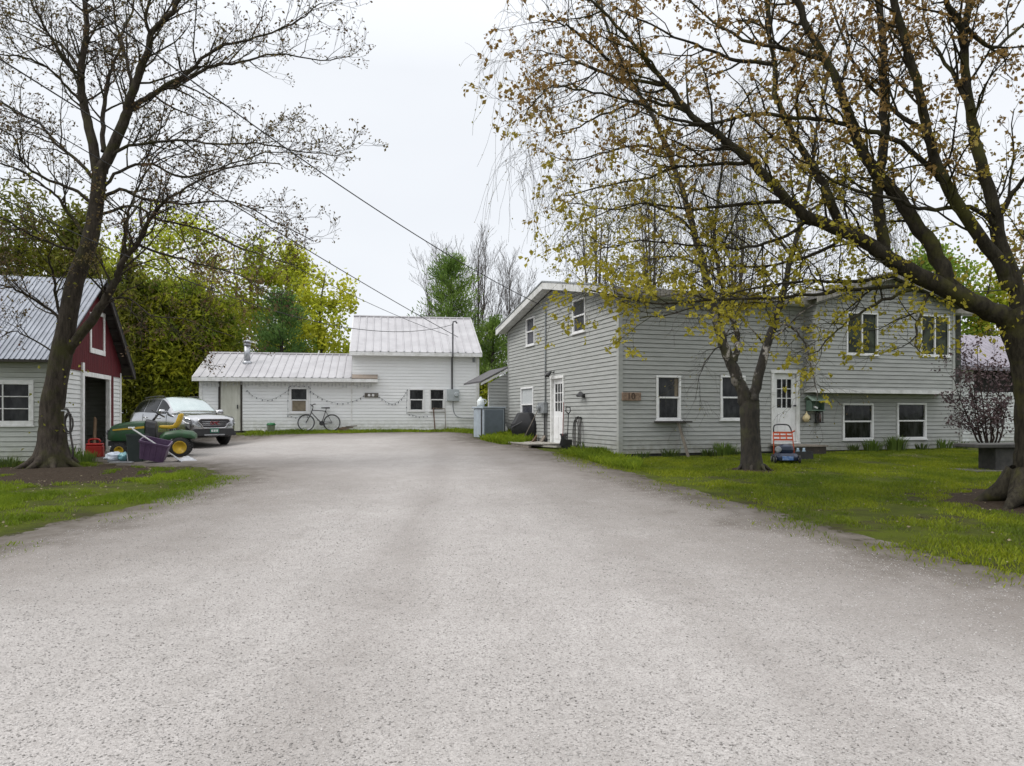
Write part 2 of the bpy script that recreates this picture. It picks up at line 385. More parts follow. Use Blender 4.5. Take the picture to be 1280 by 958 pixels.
# grass blades (uncountable): lawns either side and the strips by the buildings
def blades(name, label, poly, n, h0, h1, mat, wid=.006, patch=.0, edge=False):
    xs_, ys_ = zip(*poly); x0, x1, y0, y1 = min(xs_), max(xs_), min(ys_), max(ys_)
    pts = []; tries = 0
    while len(pts) < n and tries < n * 12:
        tries += 1; x = random.uniform(x0, x1); y = random.uniform(y0, y1)
        if not inside(poly, x, y): continue
        v = noise.noise(Vector((x * 1.0, y * .75, 5))) + .5 * noise.noise(Vector((x * 3, y * 3, 8)))
        if v < patch + random.uniform(-.15, .15): continue
        sk = False
        for c, r in TREE_SPOTS:
            if math.hypot(x - c.x, y - c.y) < r * (.55 + .5 * noise.noise(Vector((x * 1.5, y * 1.5, 1)))): sk = True
        if sk: continue
        din = edge_dist(DRIVE, x, y)
        if edge:
            if not inside(DRIVE, x, y) or din > 1.1 * random.random() ** 1.5: continue
        elif inside(DRIVE, x, y):
            if din > .75 or random.random() < (din / .75) ** .45: continue
        elif din < .5 and random.random() > .25 + din * 1.5: continue
        pts.append((x, y, v))
    p = np.array(pts); n = len(p); hgt = (h0 + (h1 - h0) * rng.random(n)) * (1 + .5 * np.clip(p[:, 2], -.6, .8))
    a = rng.random(n) * 6.283; w = wid * (.6 + .8 * rng.random(n)); lean = hgt * (.15 + .7 * rng.random(n)); la = rng.random(n) * 6.283
    z = np.array([hz(x, y) for x, y, _ in pts]) - .004
    dx, dy = np.cos(a) * w, np.sin(a) * w; lx, ly = np.cos(la) * lean, np.sin(la) * lean
    A = np.stack([p[:, 0] - dx, p[:, 1] - dy, z], -1); B = np.stack([p[:, 0] + dx, p[:, 1] + dy, z], -1)
    Cc = np.stack([p[:, 0] + dx * .7 + lx * .35, p[:, 1] + dy * .7 + ly * .35, z + hgt * .6], -1); D = np.stack([p[:, 0] + lx, p[:, 1] + ly, z + hgt], -1)
    Vv = np.stack([A, B, Cc, D], 1).reshape(-1, 3); i4 = np.arange(n) * 4
    Ff = np.stack([i4, i4 + 1, i4 + 2, i4, i4 + 2, i4 + 3], -1).reshape(-1)
    o = np_mesh(name, Vv, Ff, 3, mat); o['kind'] = 'stuff'; o['label'] = label; o['category'] = 'grass'; return o
gm = leaf_mat('grass_blade', (.16, .215, .010), (.275, .30, .018), (.095, .14, .010), trans=.35)
gm2 = leaf_mat('lush_grass', (.165, .245, .012), (.27, .33, .022), (.12, .18, .012), trans=.35)
LAWN = gpx([(690, 566), (760, 580), (900, 616), (1000, 644), (1100, 669), (1280, 716), (1340, 735), (1400, 640), (1330, 562), (1200, 561), (1000, 567), (880, 572), (776, 574)])
blades('lawn_grass', 'short mossy lawn in front of the grey house', LAWN, 135000, .02, .062, gm, .005, -.26)
LEFTG = gpx([(-120, 690), (0, 668), (80, 650), (170, 630), (250, 604), (263, 589), (238, 585), (150, 585), (100, 579), (-30, 582), (-140, 600)])
blades('verge_grass', 'patchy grass and moss on the left verge under the maple', LEFTG, 30000, .025, .075, gm2, .005, .14)
blades('wall_grass', 'grass strip along the foot of the white outbuilding', gpx([(300, 546.5), (330, 547), (400, 546), (470, 545), (560, 544.5), (596, 546), (600, 541), (520, 541), (430, 541.5), (330, 543)]), 16000, .05, .14, gm2, .010, -.9)
blades('uncut_grass', 'taller grass around the grey cabinet and covered grill', gpx([(600, 551), (628, 556), (652, 557), (668, 553), (655, 549.5), (636, 547.5), (610, 548)]), 6000, .10, .26, gm2, .008, -.9)
blades('corner_grass', 'uneven grass growing at the near corner of the grey house', gpx([(700, 567), (760, 582), (800, 590), (800, 575), (775, 573), (740, 566), (718, 562)]), 5000, .06, .18, gm2, .006, -.5)
blades('edge_grass', 'stray tufts creeping into the gravel along the right edge', gpx([(690, 566), (760, 580), (900, 616), (1000, 644), (1100, 669), (1280, 716), (1400, 750), (1280, 800), (1000, 700), (850, 645), (690, 595)]), 7000, .02, .06, gm, .005, .08, edge=True)
blades('edge_grass', 'stray tufts creeping into the gravel along the left verge', gpx([(-60, 684), (0, 668), (80, 650), (170, 630), (250, 604), (275, 588), (330, 600), (250, 660), (100, 700), (-60, 750)]), 4000, .02, .06, gm2, .005, .08, edge=True)
# fallen bud scales and bits of litter on the grass
n = 2300; lp = []
while len(lp) < n:
    pl = LEFTG if random.random() < .45 else LAWN
    xs_, ys_ = zip(*pl); x = random.uniform(min(xs_), max(xs_)); y = random.uniform(min(ys_), max(ys_))
    if inside(pl, x, y): lp.append((x, y, hz(x, y) + .03))
V = []; Fq = []
for x, y, z in lp:
    s = random.uniform(.006, .024); a = random.uniform(0, 6.28); t = random.uniform(-.5, .5); i = len(V)
    for k in range(4):
        V.append((x + s * math.cos(a + k * 1.57) * (1 if k % 2 else .5), y + s * math.sin(a + k * 1.57) * (1 if k % 2 else .5), z + t * s * math.cos(k * 1.57)))
    Fq += [i, i + 1, i + 2, i + 3]
ll = np_mesh('leaf_litter', V, Fq, 4, leaf_mat('dry_litter', (.30, .25, .16), (.08, .055, .035), trans=.1)); ll['kind'] = 'stuff'; ll['label'] = 'dry bud scales and leaf bits on the grass'; ll['category'] = 'leaf litter'
# ================================================================ buildings
class Site:
    """a building's own axes: u along its front, v to the rear, z metres above eye datum"""
    def __init__(s, x, y, ang, z0): s.x, s.y, s.a, s.z0 = x, y, ang, z0; s.ux, s.uy = math.cos(ang), math.sin(ang)
    def front(s, px, py, v=0.):      # (u, z) of a photo point on the plane v = const
        r = (px - CX) / F; bx, by = s.x - s.uy * v, s.y + s.ux * v
        u = (r * by - bx) / (s.ux - r * s.uy); Y = by + s.uy * u; return u, CAMZ + (HZ - py) / F * Y
    def side(s, px, py, u=0.):       # (v, z) of a photo point on the plane u = const
        r = (px - CX) / F; bx, by = s.x + s.ux * u, s.y + s.uy * u
        v = (r * by - bx) / (-s.uy - r * s.ux); Y = by + s.ux * v; return v, CAMZ + (HZ - py) / F * Y
    def world(s, u, v, z=0.): return Vector((s.x + s.ux * u - s.uy * v, s.y + s.uy * u + s.ux * v, z))
def fr(axis, org):
    """wall frame: returns f(t, z, d) -> local point; d sticks out of the wall. axis: 'f' front (v=org), 'l' left side (u=org), 'r' right side"""
    if axis == 'f': return lambda t, z, d: (t, org - d, z)
    if axis == 'b': return lambda t, z, d: (t, org + d, z)
    if axis == 'l': return lambda t, z, d: (org - d, t, z)
    return lambda t, z, d: (org + d, t, z)
def interval(poly, z):
    xs_ = []
    for (a, za), (b, zb) in zip(poly, poly[1:] + poly[:1]):
        if za == zb: continue
        t = (z - za) / (zb - za)
        if 0 <= t <= 1: xs_.append(a + t * (b - a))
    return (min(xs_), max(xs_)) if len(xs_) > 1 else None
def lap_wall(mb, f, poly, holes=(), course=.115, lap=.022, gv=.013):
    """clapboard wall: every course a sloping board with a real butt edge; holes are left open"""
    zs = min(z for _, z in poly); ze = max(z for _, z in poly); k = 0
    while zs + k * course < ze - 1e-4:
        za = zs + k * course; zb = min(za + course, ze); k += 1
        br = sorted({za, zb, za + (zb - za) * .84} | {h[i] for h in holes for i in (2, 3) if za < h[i] < zb} | {z for _, z in poly if za < z < zb})
        def spans(p, q):
            lo, hi = interval(poly, p + 1e-5), interval(poly, q - 1e-5)
            if not lo or not hi: return []
            cur = [(lo[0], lo[1], hi[0], hi[1])]
            for h in holes:
                if h[2] <= p + 1e-6 and h[3] >= q - 1e-6:
                    nx_ = []
                    for l0, r0, l1, r1 in cur:
                        if h[1] <= l0 or h[0] >= r0: nx_.append((l0, r0, l1, r1)); continue
                        if h[0] > l0: nx_.append((l0, h[0], l1, h[0]))
                        if h[1] < r0: nx_.append((h[1], r0, h[1], r1))
                    cur = nx_
            return cur
        dep = lambda z: lap * (1 - .85 * (z - za) / course) if z <= za + (zb - za) * .84 + 1e-6 else -gv
        for p, q in zip(br[:-1], br[1:]):
            for l0, r0, l1, r1 in spans(p, q):
                mb.add([f(l0, p, dep(p)), f(r0, p, dep(p)), f(r1, q, dep(q)), f(l1, q, dep(q))], [(0, 1, 2, 3)])
                if p == za: mb.add([f(l0, p, -gv), f(r0, p, -gv), f(r0, p, lap), f(l0, p, lap)], [(0, 1, 2, 3)])
def fbox(mb, f, t0, t1, z0, z1, d0, d1):
    vs = [f(t, z, d) for z in (z0, z1) for t, d in ((t0, d0), (t1, d0), (t1, d1), (t0, d1))]
    mb.add(vs, [(3, 2, 1, 0), (4, 5, 6, 7), (0, 1, 5, 4), (1, 2, 6, 5), (2, 3, 7, 6), (3, 0, 4, 7)])
def part(mb, name, mat, site, root, **kw): return mb.build(name, mat, root, (0, 0, -site.z0), **kw)
def window(site, root, f, t0, t1, z0, z1, style, fw=.055, frame_mat=None, pane_mat=None, lower=None, sill=True, curtain=None, name='window'):
    fm = frame_mat or M('white_vinyl'); m = MB()
    e = .004
    fbox(m, f, t0, t1, z1 - fw, z1, -.05, .045); fbox(m, f, t0, t1, z0, z0 + fw, -.05, .05)
    fbox(m, f, t0, t0 + fw, z0 + fw + e, z1 - fw - e, -.05, .042); fbox(m, f, t1 - fw, t1, z0 + fw + e, z1 - fw - e, -.05, .042)
    zm = (z0 + z1) / 2; tm = (t0 + t1) / 2
    if style == 'hung':
        fbox(m, f, t0 + fw + e, t1 - fw - e, zm - .02, zm + .025, -.03, .03)
        fbox(m, f, t0 + fw + e, t0 + fw + .03, z0 + fw + e, zm - .022, -.03, .025); fbox(m, f, t1 - fw - .03, t1 - fw - e, z0 + fw + e, zm - .022, -.03, .025)
    elif style == 'slide':
        fbox(m, f, tm - .022, tm + .022, z0 + fw + e, z1 - fw - e, -.03, .03)
    elif isinstance(style, tuple):
        nx_, nz_ = style
        for i in range(1, nx_):
            t = t0 + fw + (t1 - t0 - 2 * fw) * i / nx_; fbox(m, f, t - .014, t + .014, z0 + fw + e, z1 - fw - e, -.03, .022)
        for i in range(1, nz_):
            z = z0 + fw + (z1 - z0 - 2 * fw) * i / nz_
            for j in range(nx_):
                a_, b_ = (t0 + fw + (t1 - t0 - 2 * fw) * (j + q) / nx_ for q in (0, 1)); fbox(m, f, a_ + .016, b_ - .016, z - .012, z + .012, -.03, .020)
    w = part(m, name, fm, site, root, bevel=.006)
    p = MB(); pm = pane_mat or M('dark_glass')
    fbox(p, f, t0 + fw * .5, t1 - fw * .5, z0 + fw * .5, z1 - fw * .5, -.03, -.012); pm_ = p.build('pane', pm, w)
    if curtain:
        c = MB(); cz0, cz1, ct0, ct1, cm = curtain
        fbox(c, f, ct0, ct1, cz0, cz1, -.010, -.006); c.build('blind', cm, w)
    if sill:
        s = MB(); fbox(s, f, t0 - .03, t1 + .03, z0 - .035, z0 - .003, -.02, .065); s.build('sill', fm, w, bevel=.005)
    return w
def slab(mb, quad, thick, up=(0, 0, 1)):
    """quad of 4 top points, extruded downwards"""
    mb.prism(quad, (0, 0, -thick))
def ribbed(mb, a, b, c, d, pitch=.24, h=.03, thick=.004):
    """ribbed sheet metal: a->b along the eave, d->c along the ridge; ribs run up the slope"""
    a, b, c, d = map(Vector, (a, b, c, d)); L = (b - a).length; n = max(2, int(L / pitch)); nrm = (b - a).cross(d - a).normalized()
    if nrm.z < 0: nrm = -nrm
    prof = []
    for i in range(n):
        t = i / n; w = 1 / n
        prof += [(t, 0), (t + w * .76, 0), (t + w * .82, h), (t + w * .92, h), (t + w * .98, 0)]
    prof.append((1, 0)); vs = []; fs = []
    for t, hh in prof: vs += [a.lerp(b, t) + nrm * hh, d.lerp(c, t) + nrm * hh]
    for i in range(len(prof) - 1): fs.append((2 * i, 2 * i + 2, 2 * i + 3, 2 * i + 1))
    mb.add(vs, fs)

M('white_vinyl', (.80, .80, .80), (.70, .70, .69), 3, .4)
M('white_trim', (.78, .78, .77), (.60, .60, .57), 5, .55, bmp=.05)
M('fascia_white', (.66, .66, .65), (.47, .47, .45), 4, .5)
m, nt, b, o = new_mat('dark_glass'); MATS['dark_glass'] = m
nt.links.new(mixc(nt, ramp(nt, nz(nt, 2.6, 5, .65, sx=(1.6, 1.6, .6)), .42, .68), (.004, .005, .006), (.040, .042, .042)), b.inputs['Base Color']); b.inputs['Roughness'].default_value = .06; b.inputs['Specular IOR Level'].default_value = .22  # paler mottle in the colour stands in for reflections and dim interiors
bump(nt, b, nz(nt, 2.5, 2, .5), .08, .02)
m, nt, b, o = new_mat('painted_reflection_glass'); MATS['painted_reflection_glass'] = m
nt.links.new(mixc(nt, ramp(nt, nz(nt, 3.5, 4, .6), .4, .6), (.012, .016, .010), (.05, .06, .035)), b.inputs['Base Color']); b.inputs['Roughness'].default_value = .08; b.inputs['Specular IOR Level'].default_value = .15  # green mottle in the colour stands in for mirrored trees
bump(nt, b, nz(nt, 2.5, 2, .5), .1, .02)
M('screen_glass', (.055, .058, .07), (.03, .03, .036), 3, .25, spec=.2)
M('pale_blind', (.50, .52, .52), (.38, .40, .41), 9, .7, sx=(1, 1, 4)); M('tan_blind', (.24, .20, .14), (.16, .13, .09), 5, .8)
M('dark_foundation', (.07, .07, .065), (.04, .04, .035), 6, .9, bmp=.3)
M('black_metal', (.02, .02, .022), (.035, .035, .035), 8, .45); M('grey_metal', (.30, .32, .33), (.22, .23, .24), 8, .45, .3)
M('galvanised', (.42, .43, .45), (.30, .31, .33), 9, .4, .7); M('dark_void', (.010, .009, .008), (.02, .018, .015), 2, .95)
M('old_wood', (.23, .20, .165), (.13, .11, .09), 10, .85, bmp=.25, sx=(1, 1, .3)); M('brown_wood', (.20, .13, .075), (.13, .08, .045), 9, .8, bmp=.2)
M('black_plastic', (.016, .016, .018), (.028, .028, .03), 9, .45)

# ---------------------------------------------------------------- grey house
S = Site(2.75, 18.95, math.atan2(.313, .95), .50)
gh = thing('grey_house', 'two storey grey vinyl sided house with white gable door and overhanging upper storey', 'house', (S.x, S.y, S.z0), S.a)
m_grey = siding_mat('grey_siding', (.39, .397, .38), (.255, .262, .248), (.16, .155, .10), .56, .7)
RZ, RS = 5.77, .19; roof_z = lambda v: RZ - RS * abs(v - 4.6)
GL = 9.2
f = fr('l', 0); fF = fr('f', 0)
def sw(x0, x1, y0, y1): (a, za) = S.side(x1, y0); (b_, zb) = S.side(x0, y1); return a, b_, min(za, zb) if False else zb, za
w1 = (S.side(669, 0)[0], S.side(658.5, 0)[0], S.side(664, 432)[1], S.side(664, 397)[1])
w2 = (S.side(732.5, 0)[0], S.side(716.5, 0)[0], S.side(724, 416)[1], S.side(724, 374)[1])
w3 = (S.side(667.5, 0)[0], S.side(652, 0)[0], S.side(660, 528)[1], S.side(660, 484)[1])
dr = (S.side(706, 0)[0], S.side(689.5, 0)[0], S.side(698, 555)[1], S.side(698, 470)[1])
wall = MB(); lap_wall(wall, f, [(0, .60), (GL, .60), (GL, roof_z(GL) - .2), (4.6, RZ - .2), (0, roof_z(0) - .2)], [w1, w2, w3, dr])
part(wall, 'gable_wall', m_grey, S, gh)
for i, w in enumerate((w1, w2)): window(S, gh, f, *w, 'hung', .05, pane_mat=M('screen_glass'))
window(S, gh, f, *w3, 'hung', .06, curtain=((w3[2] + w3[3]) / 2 + .03, w3[3] - .07, w3[0] + .07, w3[1] - .07, M('pale_blind')), pane_mat=M('screen_glass'))
def door(site, root, f, d, grid, pz, label=None, hside=1):
    """framed door with a glazed upper half"""
    t0, t1, z0, z1 = d; m = MB(); cw = .09
    fbox(m, f, t0, t0 + cw, z0, z1 - cw - .003, -.1, .05); fbox(m, f, t1 - cw, t1, z0, z1 - cw - .003, -.1, .05); fbox(m, f, t0 - .02, t1 + .02, z1 - cw, z1, -.1, .06); fbox(m, f, t0, t1, z0 - .05, z0 - .003, -.1, .08)
    part(m, 'door_frame', M('white_trim'), site, root, bevel=.008)
    a, b_ = t0 + cw + .006, t1 - cw - .006; zb, zt = z0 + .01, z1 - cw - .01; g0, g1 = a + .13, b_ - .13; gz0, gz1 = zb + (zt - zb) * pz, zt - .15
    m = MB(); D0, D1 = -.07, -.03
    fbox(m, f, a, g0, zb, zt, D0, D1); fbox(m, f, g1, b_, zb, zt, D0, D1); fbox(m, f, g0 + .001, g1 - .001, zb, gz0, D0, D1); fbox(m, f, g0 + .001, g1 - .001, gz1, zt, D0, D1)
    nx_, nz_ = grid
    for i in range(1, nx_): t = g0 + (g1 - g0) * i / nx_; fbox(m, f, t - .013, t + .013, gz0 + .001, gz1 - .001, D0 + .005, D1 + .005)
    for i in range(1, nz_): z = gz0 + (gz1 - gz0) * i / nz_; fbox(m, f, g0 + .001, g1 - .001, z - .012, z + .012, D0 + .006, D1 + .003)
    for q in (0, 1):                                   # raised lower panels
        pa = g0 + .01 + q * ((g1 - g0) / 2 + .01); fbox(m, f, pa, pa + (g1 - g0) / 2 - .03, zb + .14, gz0 - .16, D1, D1 + .012)
    dp = part(m, 'door', M('white_vinyl'), site, root, bevel=.005)
    p = MB(); fbox(p, f, g0 - .01, g1 + .01, gz0 - .01, gz1 + .01, D0 + .01, D0 + .02); p.build('pane', M('dark_glass'), dp)
    h = MB(); t = b_ - .06 if hside > 0 else a + .06; z = zb + 1.0
    h.tube([f(t, z, D1), f(t, z, D1 + .055)], [.012, .012], 8); h.lathe([(0, -.03), (.026, -.018), (.03, 0), (.026, .018), (0, .03)], f(t, z, D1 + .07), 10)
    h.build('handle', M('black_metal'), dp, smooth=True)
door(S, gh, f, dr, (3, 3), .50, hside=-1)
# front wall (lower storey, left portion full height)
fw1 = S.front(820, 525) + S.front(850.5, 470); fw1 = (fw1[0], fw1[2], fw1[1], fw1[3])
q = S.front(900, 525) + S.front(931, 470); fw2 = (q[0], q[2], q[1], q[3])
q = S.front(963.5, 553) + S.front(998.5, 463.5); fd = (q[0], q[2], q[1], q[3])
q = S.front(1052.5, 550) + S.front(1091, 504.5); lw1 = (q[0], q[2], q[1], q[3])
q = S.front(1120.5, 549) + S.front(1157, 504); lw2 = (q[0], q[2], q[1], q[3])
OU0, OU1, OV = S.front(1020.5, 489, -.5)[0], S.front(1192, 489, -.5)[0], -.5
UE = S.front(1201, 500)[0]; OZ = 2.28
wall = MB(); ztop = roof_z(0) - .2
lap_wall(wall, fF, [(0, .60), (OU0, .60), (OU0, ztop), (0, ztop)], [fw1, fw2, fd])
lap_wall(wall, fF, [(OU0, .60), (UE, .60), (UE, OZ + .3), (OU0, OZ + .3)], [lw1, lw2, fd])
part(wall, 'front_wall', m_grey, S, gh)
for w in (fw1, fw2): window(S, gh, fF, *w, 'hung', curtain=((w[2] + w[3]) / 2 + .04, w[3] - .07, w[1] - .17, w[1] - .075, M('tan_blind')))
door(S, gh, fF, fd, (3, 3), .50)
for w in (lw1, lw2): window(S, gh, fF, *w, 'hung')
# overhanging upper storey with its own front gable
fO = fr('f', OV); um = (OU0 + OU1) / 2; pk, ev = 5.52, 4.78; osl = (pk - ev) / (um - OU0)
q = S.front(1057.5, 443, OV) + S.front(1096.5, 392, OV); uw1 = (q[0], q[2], q[1], q[3])
q = S.front(1150, 445, OV) + S.front(1186, 395.5, OV); uw2 = (q[0], q[2], q[1], q[3])
wall = MB(); lap_wall(wall, fO, [(OU0, OZ), (OU1, OZ), (OU1, ev), (um, pk), (OU0, ev)], [uw1, uw2])
lap_wall(wall, fr('l', OU0), [(OV, OZ), (.3, OZ), (.3, ev), (OV, ev)]); lap_wall(wall, fr('r', OU1), [(OV, OZ), (.3, OZ), (.3, ev), (OV, ev)])
part(wall, 'upper_storey_wall', m_grey, S, gh)
for w in (uw1, uw2): window(S, gh, fO, *w, 'slide', .045, pane_mat=M('painted_reflection_glass'))
m = MB(); m.box(OU0 - .02, OU1 + .02, OV + .01, -.001, OZ - .05, OZ - .002); m.box(OU0 - .03, OU1 + .03, OV - .045, OV - .005, OZ - .07, OZ + .03)
part(m, 'overhang_soffit', M('fascia_white'), S, gh)
# gable roof over the overhang
m_sh = M('grey_shingle', (.17, .165, .16), (.11, .105, .10), 20, .9, bmp=.3)
m = MB(); ov = OV - .32; zz = lambda u: pk + .14 - osl * abs(u - um)
for a, b_ in ((OU0 - .25, um), (um, OU1 + .25)): m.prism([(a, ov, zz(a)), (b_, ov, zz(b_)), (b_, 4.5, zz(b_)), (a, 4.5, zz(a))], (0, 0, -.10))
part(m, 'upper_roof', m_sh, S, gh)
for a, b_ in ((OU0 - .26, um - .003), (um + .003, OU1 + .26)): m = MB(); m.prism([(a, ov - .03, zz(a) - .015), (b_, ov - .03, zz(b_) - .015), (b_, ov - .03, zz(b_) - .20), (a, ov - .03, zz(a) - .20)], (0, .027, 0)); part(m, 'rake_board', M('weathered_fascia', (.30, .28, .25), (.20, .185, .16), 5, .7), S, gh)
# main roof
m = MB(); U0, U1 = -.35, UE + .3; e0, e1 = -.38, GL + .38
for v0, v1 in ((e0, 4.6), (e1, 4.6)): m.prism([(U0, v0, roof_z(v0)), (U1, v0, roof_z(v0)), (U1, v1, roof_z(v1)), (U0, v1, roof_z(v1))], (0, 0, -.09))
part(m, 'roof', m_sh, S, gh)
m = MB()
m.box(U0 - .0, U1, e0 - .03, e0 - .003, roof_z(e0) - .19, roof_z(e0) - .01); part(m, 'eave_board', M('weathered_fascia', (.30, .28, .25), (.20, .185, .16), 5, .7), S, gh); m = MB()
for v0, v1 in ((e0 - .03, 4.598), (e1 + .03, 4.602)): m.prism([(U0 - .032, v0, roof_z(v0) - .012), (U0 - .032, v1, roof_z(v1) - .012), (U0 - .032, v1, roof_z(v1) - .21), (U0 - .032, v0, roof_z(v0) - .21)], (.029, 0, 0))
for v0, v1 in ((e0 + .002, 4.6), (e1 - .002, 4.6)): m.prism([(U0, v0, roof_z(v0) - .095), (-.024, v0, roof_z(v0) - .095), (-.024, v1, roof_z(v1) - .095), (U0, v1, roof_z(v1) - .095)], (0, 0, -.07))
m.box(-.022, U1, e0 + .004, -.026, roof_z(e0) - .20, roof_z(e0) - .17)
part(m, 'roof_trim', M('fascia_white'), S, gh)
for v0, v1 in ((e0 - .05, 4.6), (e1 + .05, 4.6)): m = MB(); m.prism([(U0 - .05, v0, roof_z(v0) + .004), (U0 - .05, v1, roof_z(v1) + .004), (U0 - .05, v1, roof_z(v1) + .045), (U0 - .05, v0, roof_z(v0) + .045)], (.12, 0, 0)); part(m, 'drip_edge', M('grey_metal'), S, gh)
# corner posts, foundation, rear shell
m = MB(); m.prism([(-.034, -.034, .50), (.09, -.034, .50), (.09, 0, .50), (0, 0, .50), (0, .09, .50), (-.034, .09, .50)], (0, 0, ztop - .52)); part(m, 'corner_post', m_grey, S, gh)
for bx_ in ((-.03, .0, GL - .08, GL + .02, .6, roof_z(GL) - .22), (OU0 - .03, OU0 + .07, OV - .03, OV, OZ + .033, ev - .05), (OU1 - .07, OU1 + .03, OV - .03, OV, OZ + .033, ev - .05), (UE - .07, UE + .03, -.03, .0, .6, OZ - .06)): part(MB().box(*bx_), 'corner_post', m_grey, S, gh)
m = MB(); m.box(.03, UE - .03, .03, GL - .03, .1, .595); part(m, 'foundation', M('dark_foundation'), S, gh)
m = MB(); lap_wall(m, fr('b', GL), [(0, .6), (UE, .6), (UE, 4.6), (0, 4.6)]); lap_wall(m, fr('r', UE), [(0, .60), (GL, .60), (GL, roof_z(GL) - .2), (4.6, RZ - .2), (0, roof_z(0) - .2)])
part(m, 'rear_wall', m_grey, S, gh)
# service conduit, meter, lamps, spigot light
m = MB(); v, z1 = S.side(683.5, 390); _, z0 = S.side(684, 503)
m.tube([f(v, z0, .05), f(v, (z0 + z1) / 2, .05), f(v, z1, .05), f(v, z1 + .12, .06), f(v + .02, z1 + .17, .15), f(v + .02, z1 + .10, .22)], .025, 8)
part(m, 'service_mast', M('grey_metal'), S, gh, smooth=True)
m = MB(); v0, zt = S.side(685.5, 503); v1, zb = S.side(677.5, 517); fbox(m, f, v0, v1, zb, zt, .02, .16); m.tube([f((v0 + v1) / 2 + .1, (zb + zt) / 2, .16), f((v0 + v1) / 2 + .1, (zb + zt) / 2, .25)], [.10, .09], 14)
mt = part(m, 'meter_box', M('grey_metal'), S, gh, bevel=.01)
m = MB()
for dv in (.06, .20): m.tube([f(v0 + dv, zb, .06), f(v0 + dv, zb - .9, .06)], .022, 8)
m.build('conduit', M('black_metal'), mt)
m = MB(); v, z = S.side(693, 466); m.lathe([(.05, 0), (.05, .03)], f(v, z, .02), 10, 'x'); m.tube([f(v, z, .03), f(v, z + .02, .12)], .015, 6)
for dv in (-.09, .09): m.tube([f(v, z + .02, .12), f(v + dv, z - .04, .2), f(v + dv * 1.4, z - .12, .28)], [.03, .045, .06], 10)
part(m, 'flood_light', M('black_metal'), S, gh)
m = MB(); v, z = S.side(731, 495); fbox(m, f, v - .05, v + .05, z - .06, z + .06, .02, .06); m.tube([f(v + .02, z, .06), f(v + .2, z + .02, .15)], [.03, .05], 8); m.tube([f(v - .02, z, .06), f(v - .14, z + .05, .2)], [.04, .075], 10)
part(m, 'wall_light', M('black_metal'), S, gh)
# annex to the right with a screened opening
m = MB(); A0, A1, AV = UE, UE + 4.6, .9; fa = fr('f', AV)
q = S.front(1217, 490, AV) + S.front(1268, 459, AV); ho = (q[0], q[2], q[1], q[3]); lap_wall(m, fa, [(A0, .75), (A1, .75), (A1, 3.1), (A0, 3.1)], [ho]); lap_wall(m, fr('r', A1), [(AV, .75), (AV + 3.4, .75), (AV + 3.4, 3.1), (AV + 1.7, 3.8), (AV, 3.1)])
m.box(A0 + .03, A1 - .03, AV + .02, AV + 3.4, .3, .745)
part(m, 'annex_wall', siding_mat('annex_siding', (.60, .62, .61), (.45, .46, .44), (.25, .24, .18), .7), S, gh)
m = MB(); fbox(m, fa, ho[0] - .02, ho[1] + .02, ho[2] - .02, ho[3] + .02, -.5, -.06); part(m, 'porch_dark_fill', M('dark_void'), S, gh)  # near-black block stands in for the unlit porch behind the opening
m = MB(); zf = lambda v: 3.15 + .62 * (v - AV + .3) if v < AV + 1.75 else 3.15 + .62 * 2.05 - .62 * (v - AV - 1.75)
for v0, v1 in ((AV - .3, AV + 1.75), (AV + 3.7, AV + 1.75)): ribbed(m, (A0 + .03, v0, zf(v0)), (A1 + .2, v0, zf(v0)), (A1 + .2, v1, zf(v1)), (A0 + .03, v1, zf(v1)))
m.prism([(A0 + .03, AV - .3, 3.13), (A1 + .2, AV - .3, 3.13), (A1 + .2, AV + 1.74, zf(AV + 1.74) - .02), (A0 + .03, AV + 1.74, zf(AV + 1.74) - .02)], (0, 0, -.10))
part(m, 'annex_roof', M('lavender_metal', (.25, .23, .27), (.20, .185, .215), 3, .45, .2), S, gh)
# lean-to off the far left corner
m = MB(); LV = GL + .06; fl = fr('f', LV); x0 = S.front(611, 480, LV)[0]
lap_wall(m, fl, [(x0, .75), (-.005, .75), (-.005, 3.2), (x0, 2.78)]); part(m, 'lean_to_wall', m_grey, S, gh)
m = MB(); m.prism([(.0, GL + .0, 3.42), (.0, GL + 2.5, 3.42), (-1.08, GL + 2.5, 2.86), (-1.08, GL + .0, 2.86)], (0, 0, -.06)); part(m, 'lean_to_roof', M('dark_roofing', (.10, .095, .10), (.06, .058, .06), 8, .7), S, gh)
m = MB(); m.prism([(-.003, GL - .004, 3.34), (-1.08, GL - .004, 2.785), (-1.08, GL - .004, 2.70), (-.003, GL - .004, 3.255)], (0, -.022, 0)); m.beam((x0 + .03, LV + .05, .7), (x0 + .03, LV + .05, 2.8), .08, .08)
part(m, 'lean_to_trim', M('fascia_white'), S, gh)

# house number board, window shelf with prop, bird feeder, lantern, gourd
def on_front(px, py, d=0., v=0.): u, z = S.front(px, py, v); return S.world(u, v - d, z)
u0, z0 = S.front(776.5, 501); u1, z1 = S.front(800, 491)
sg = thing('house_number_sign', 'small weathered wooden board with carved dark house number near the corner of the grey house', 'sign', S.world((u0 + u1) / 2, -.02, (z0 + z1) / 2), S.a)
m = MB(); w, h = (u1 - u0) / 2, (z1 - z0) / 2; m.box(-w, w, -.045, -.005, -h, h); m.build('board', M('sign_wood', (.30, .21, .15), (.15, .10, .07), 12, .8, bmp=.3), sg, bevel=.008)
text_part('number', '10', .24, M('dark_carving', (.035, .022, .018), (.05, .03, .02), 9, .8), sg, Matrix.Translation((-.02, -.048, 0)) @ Matrix.Rotation(R(90), 4, 'X'))
u0, z0 = S.front(817, 526.5); u1, _ = S.front(859, 526)
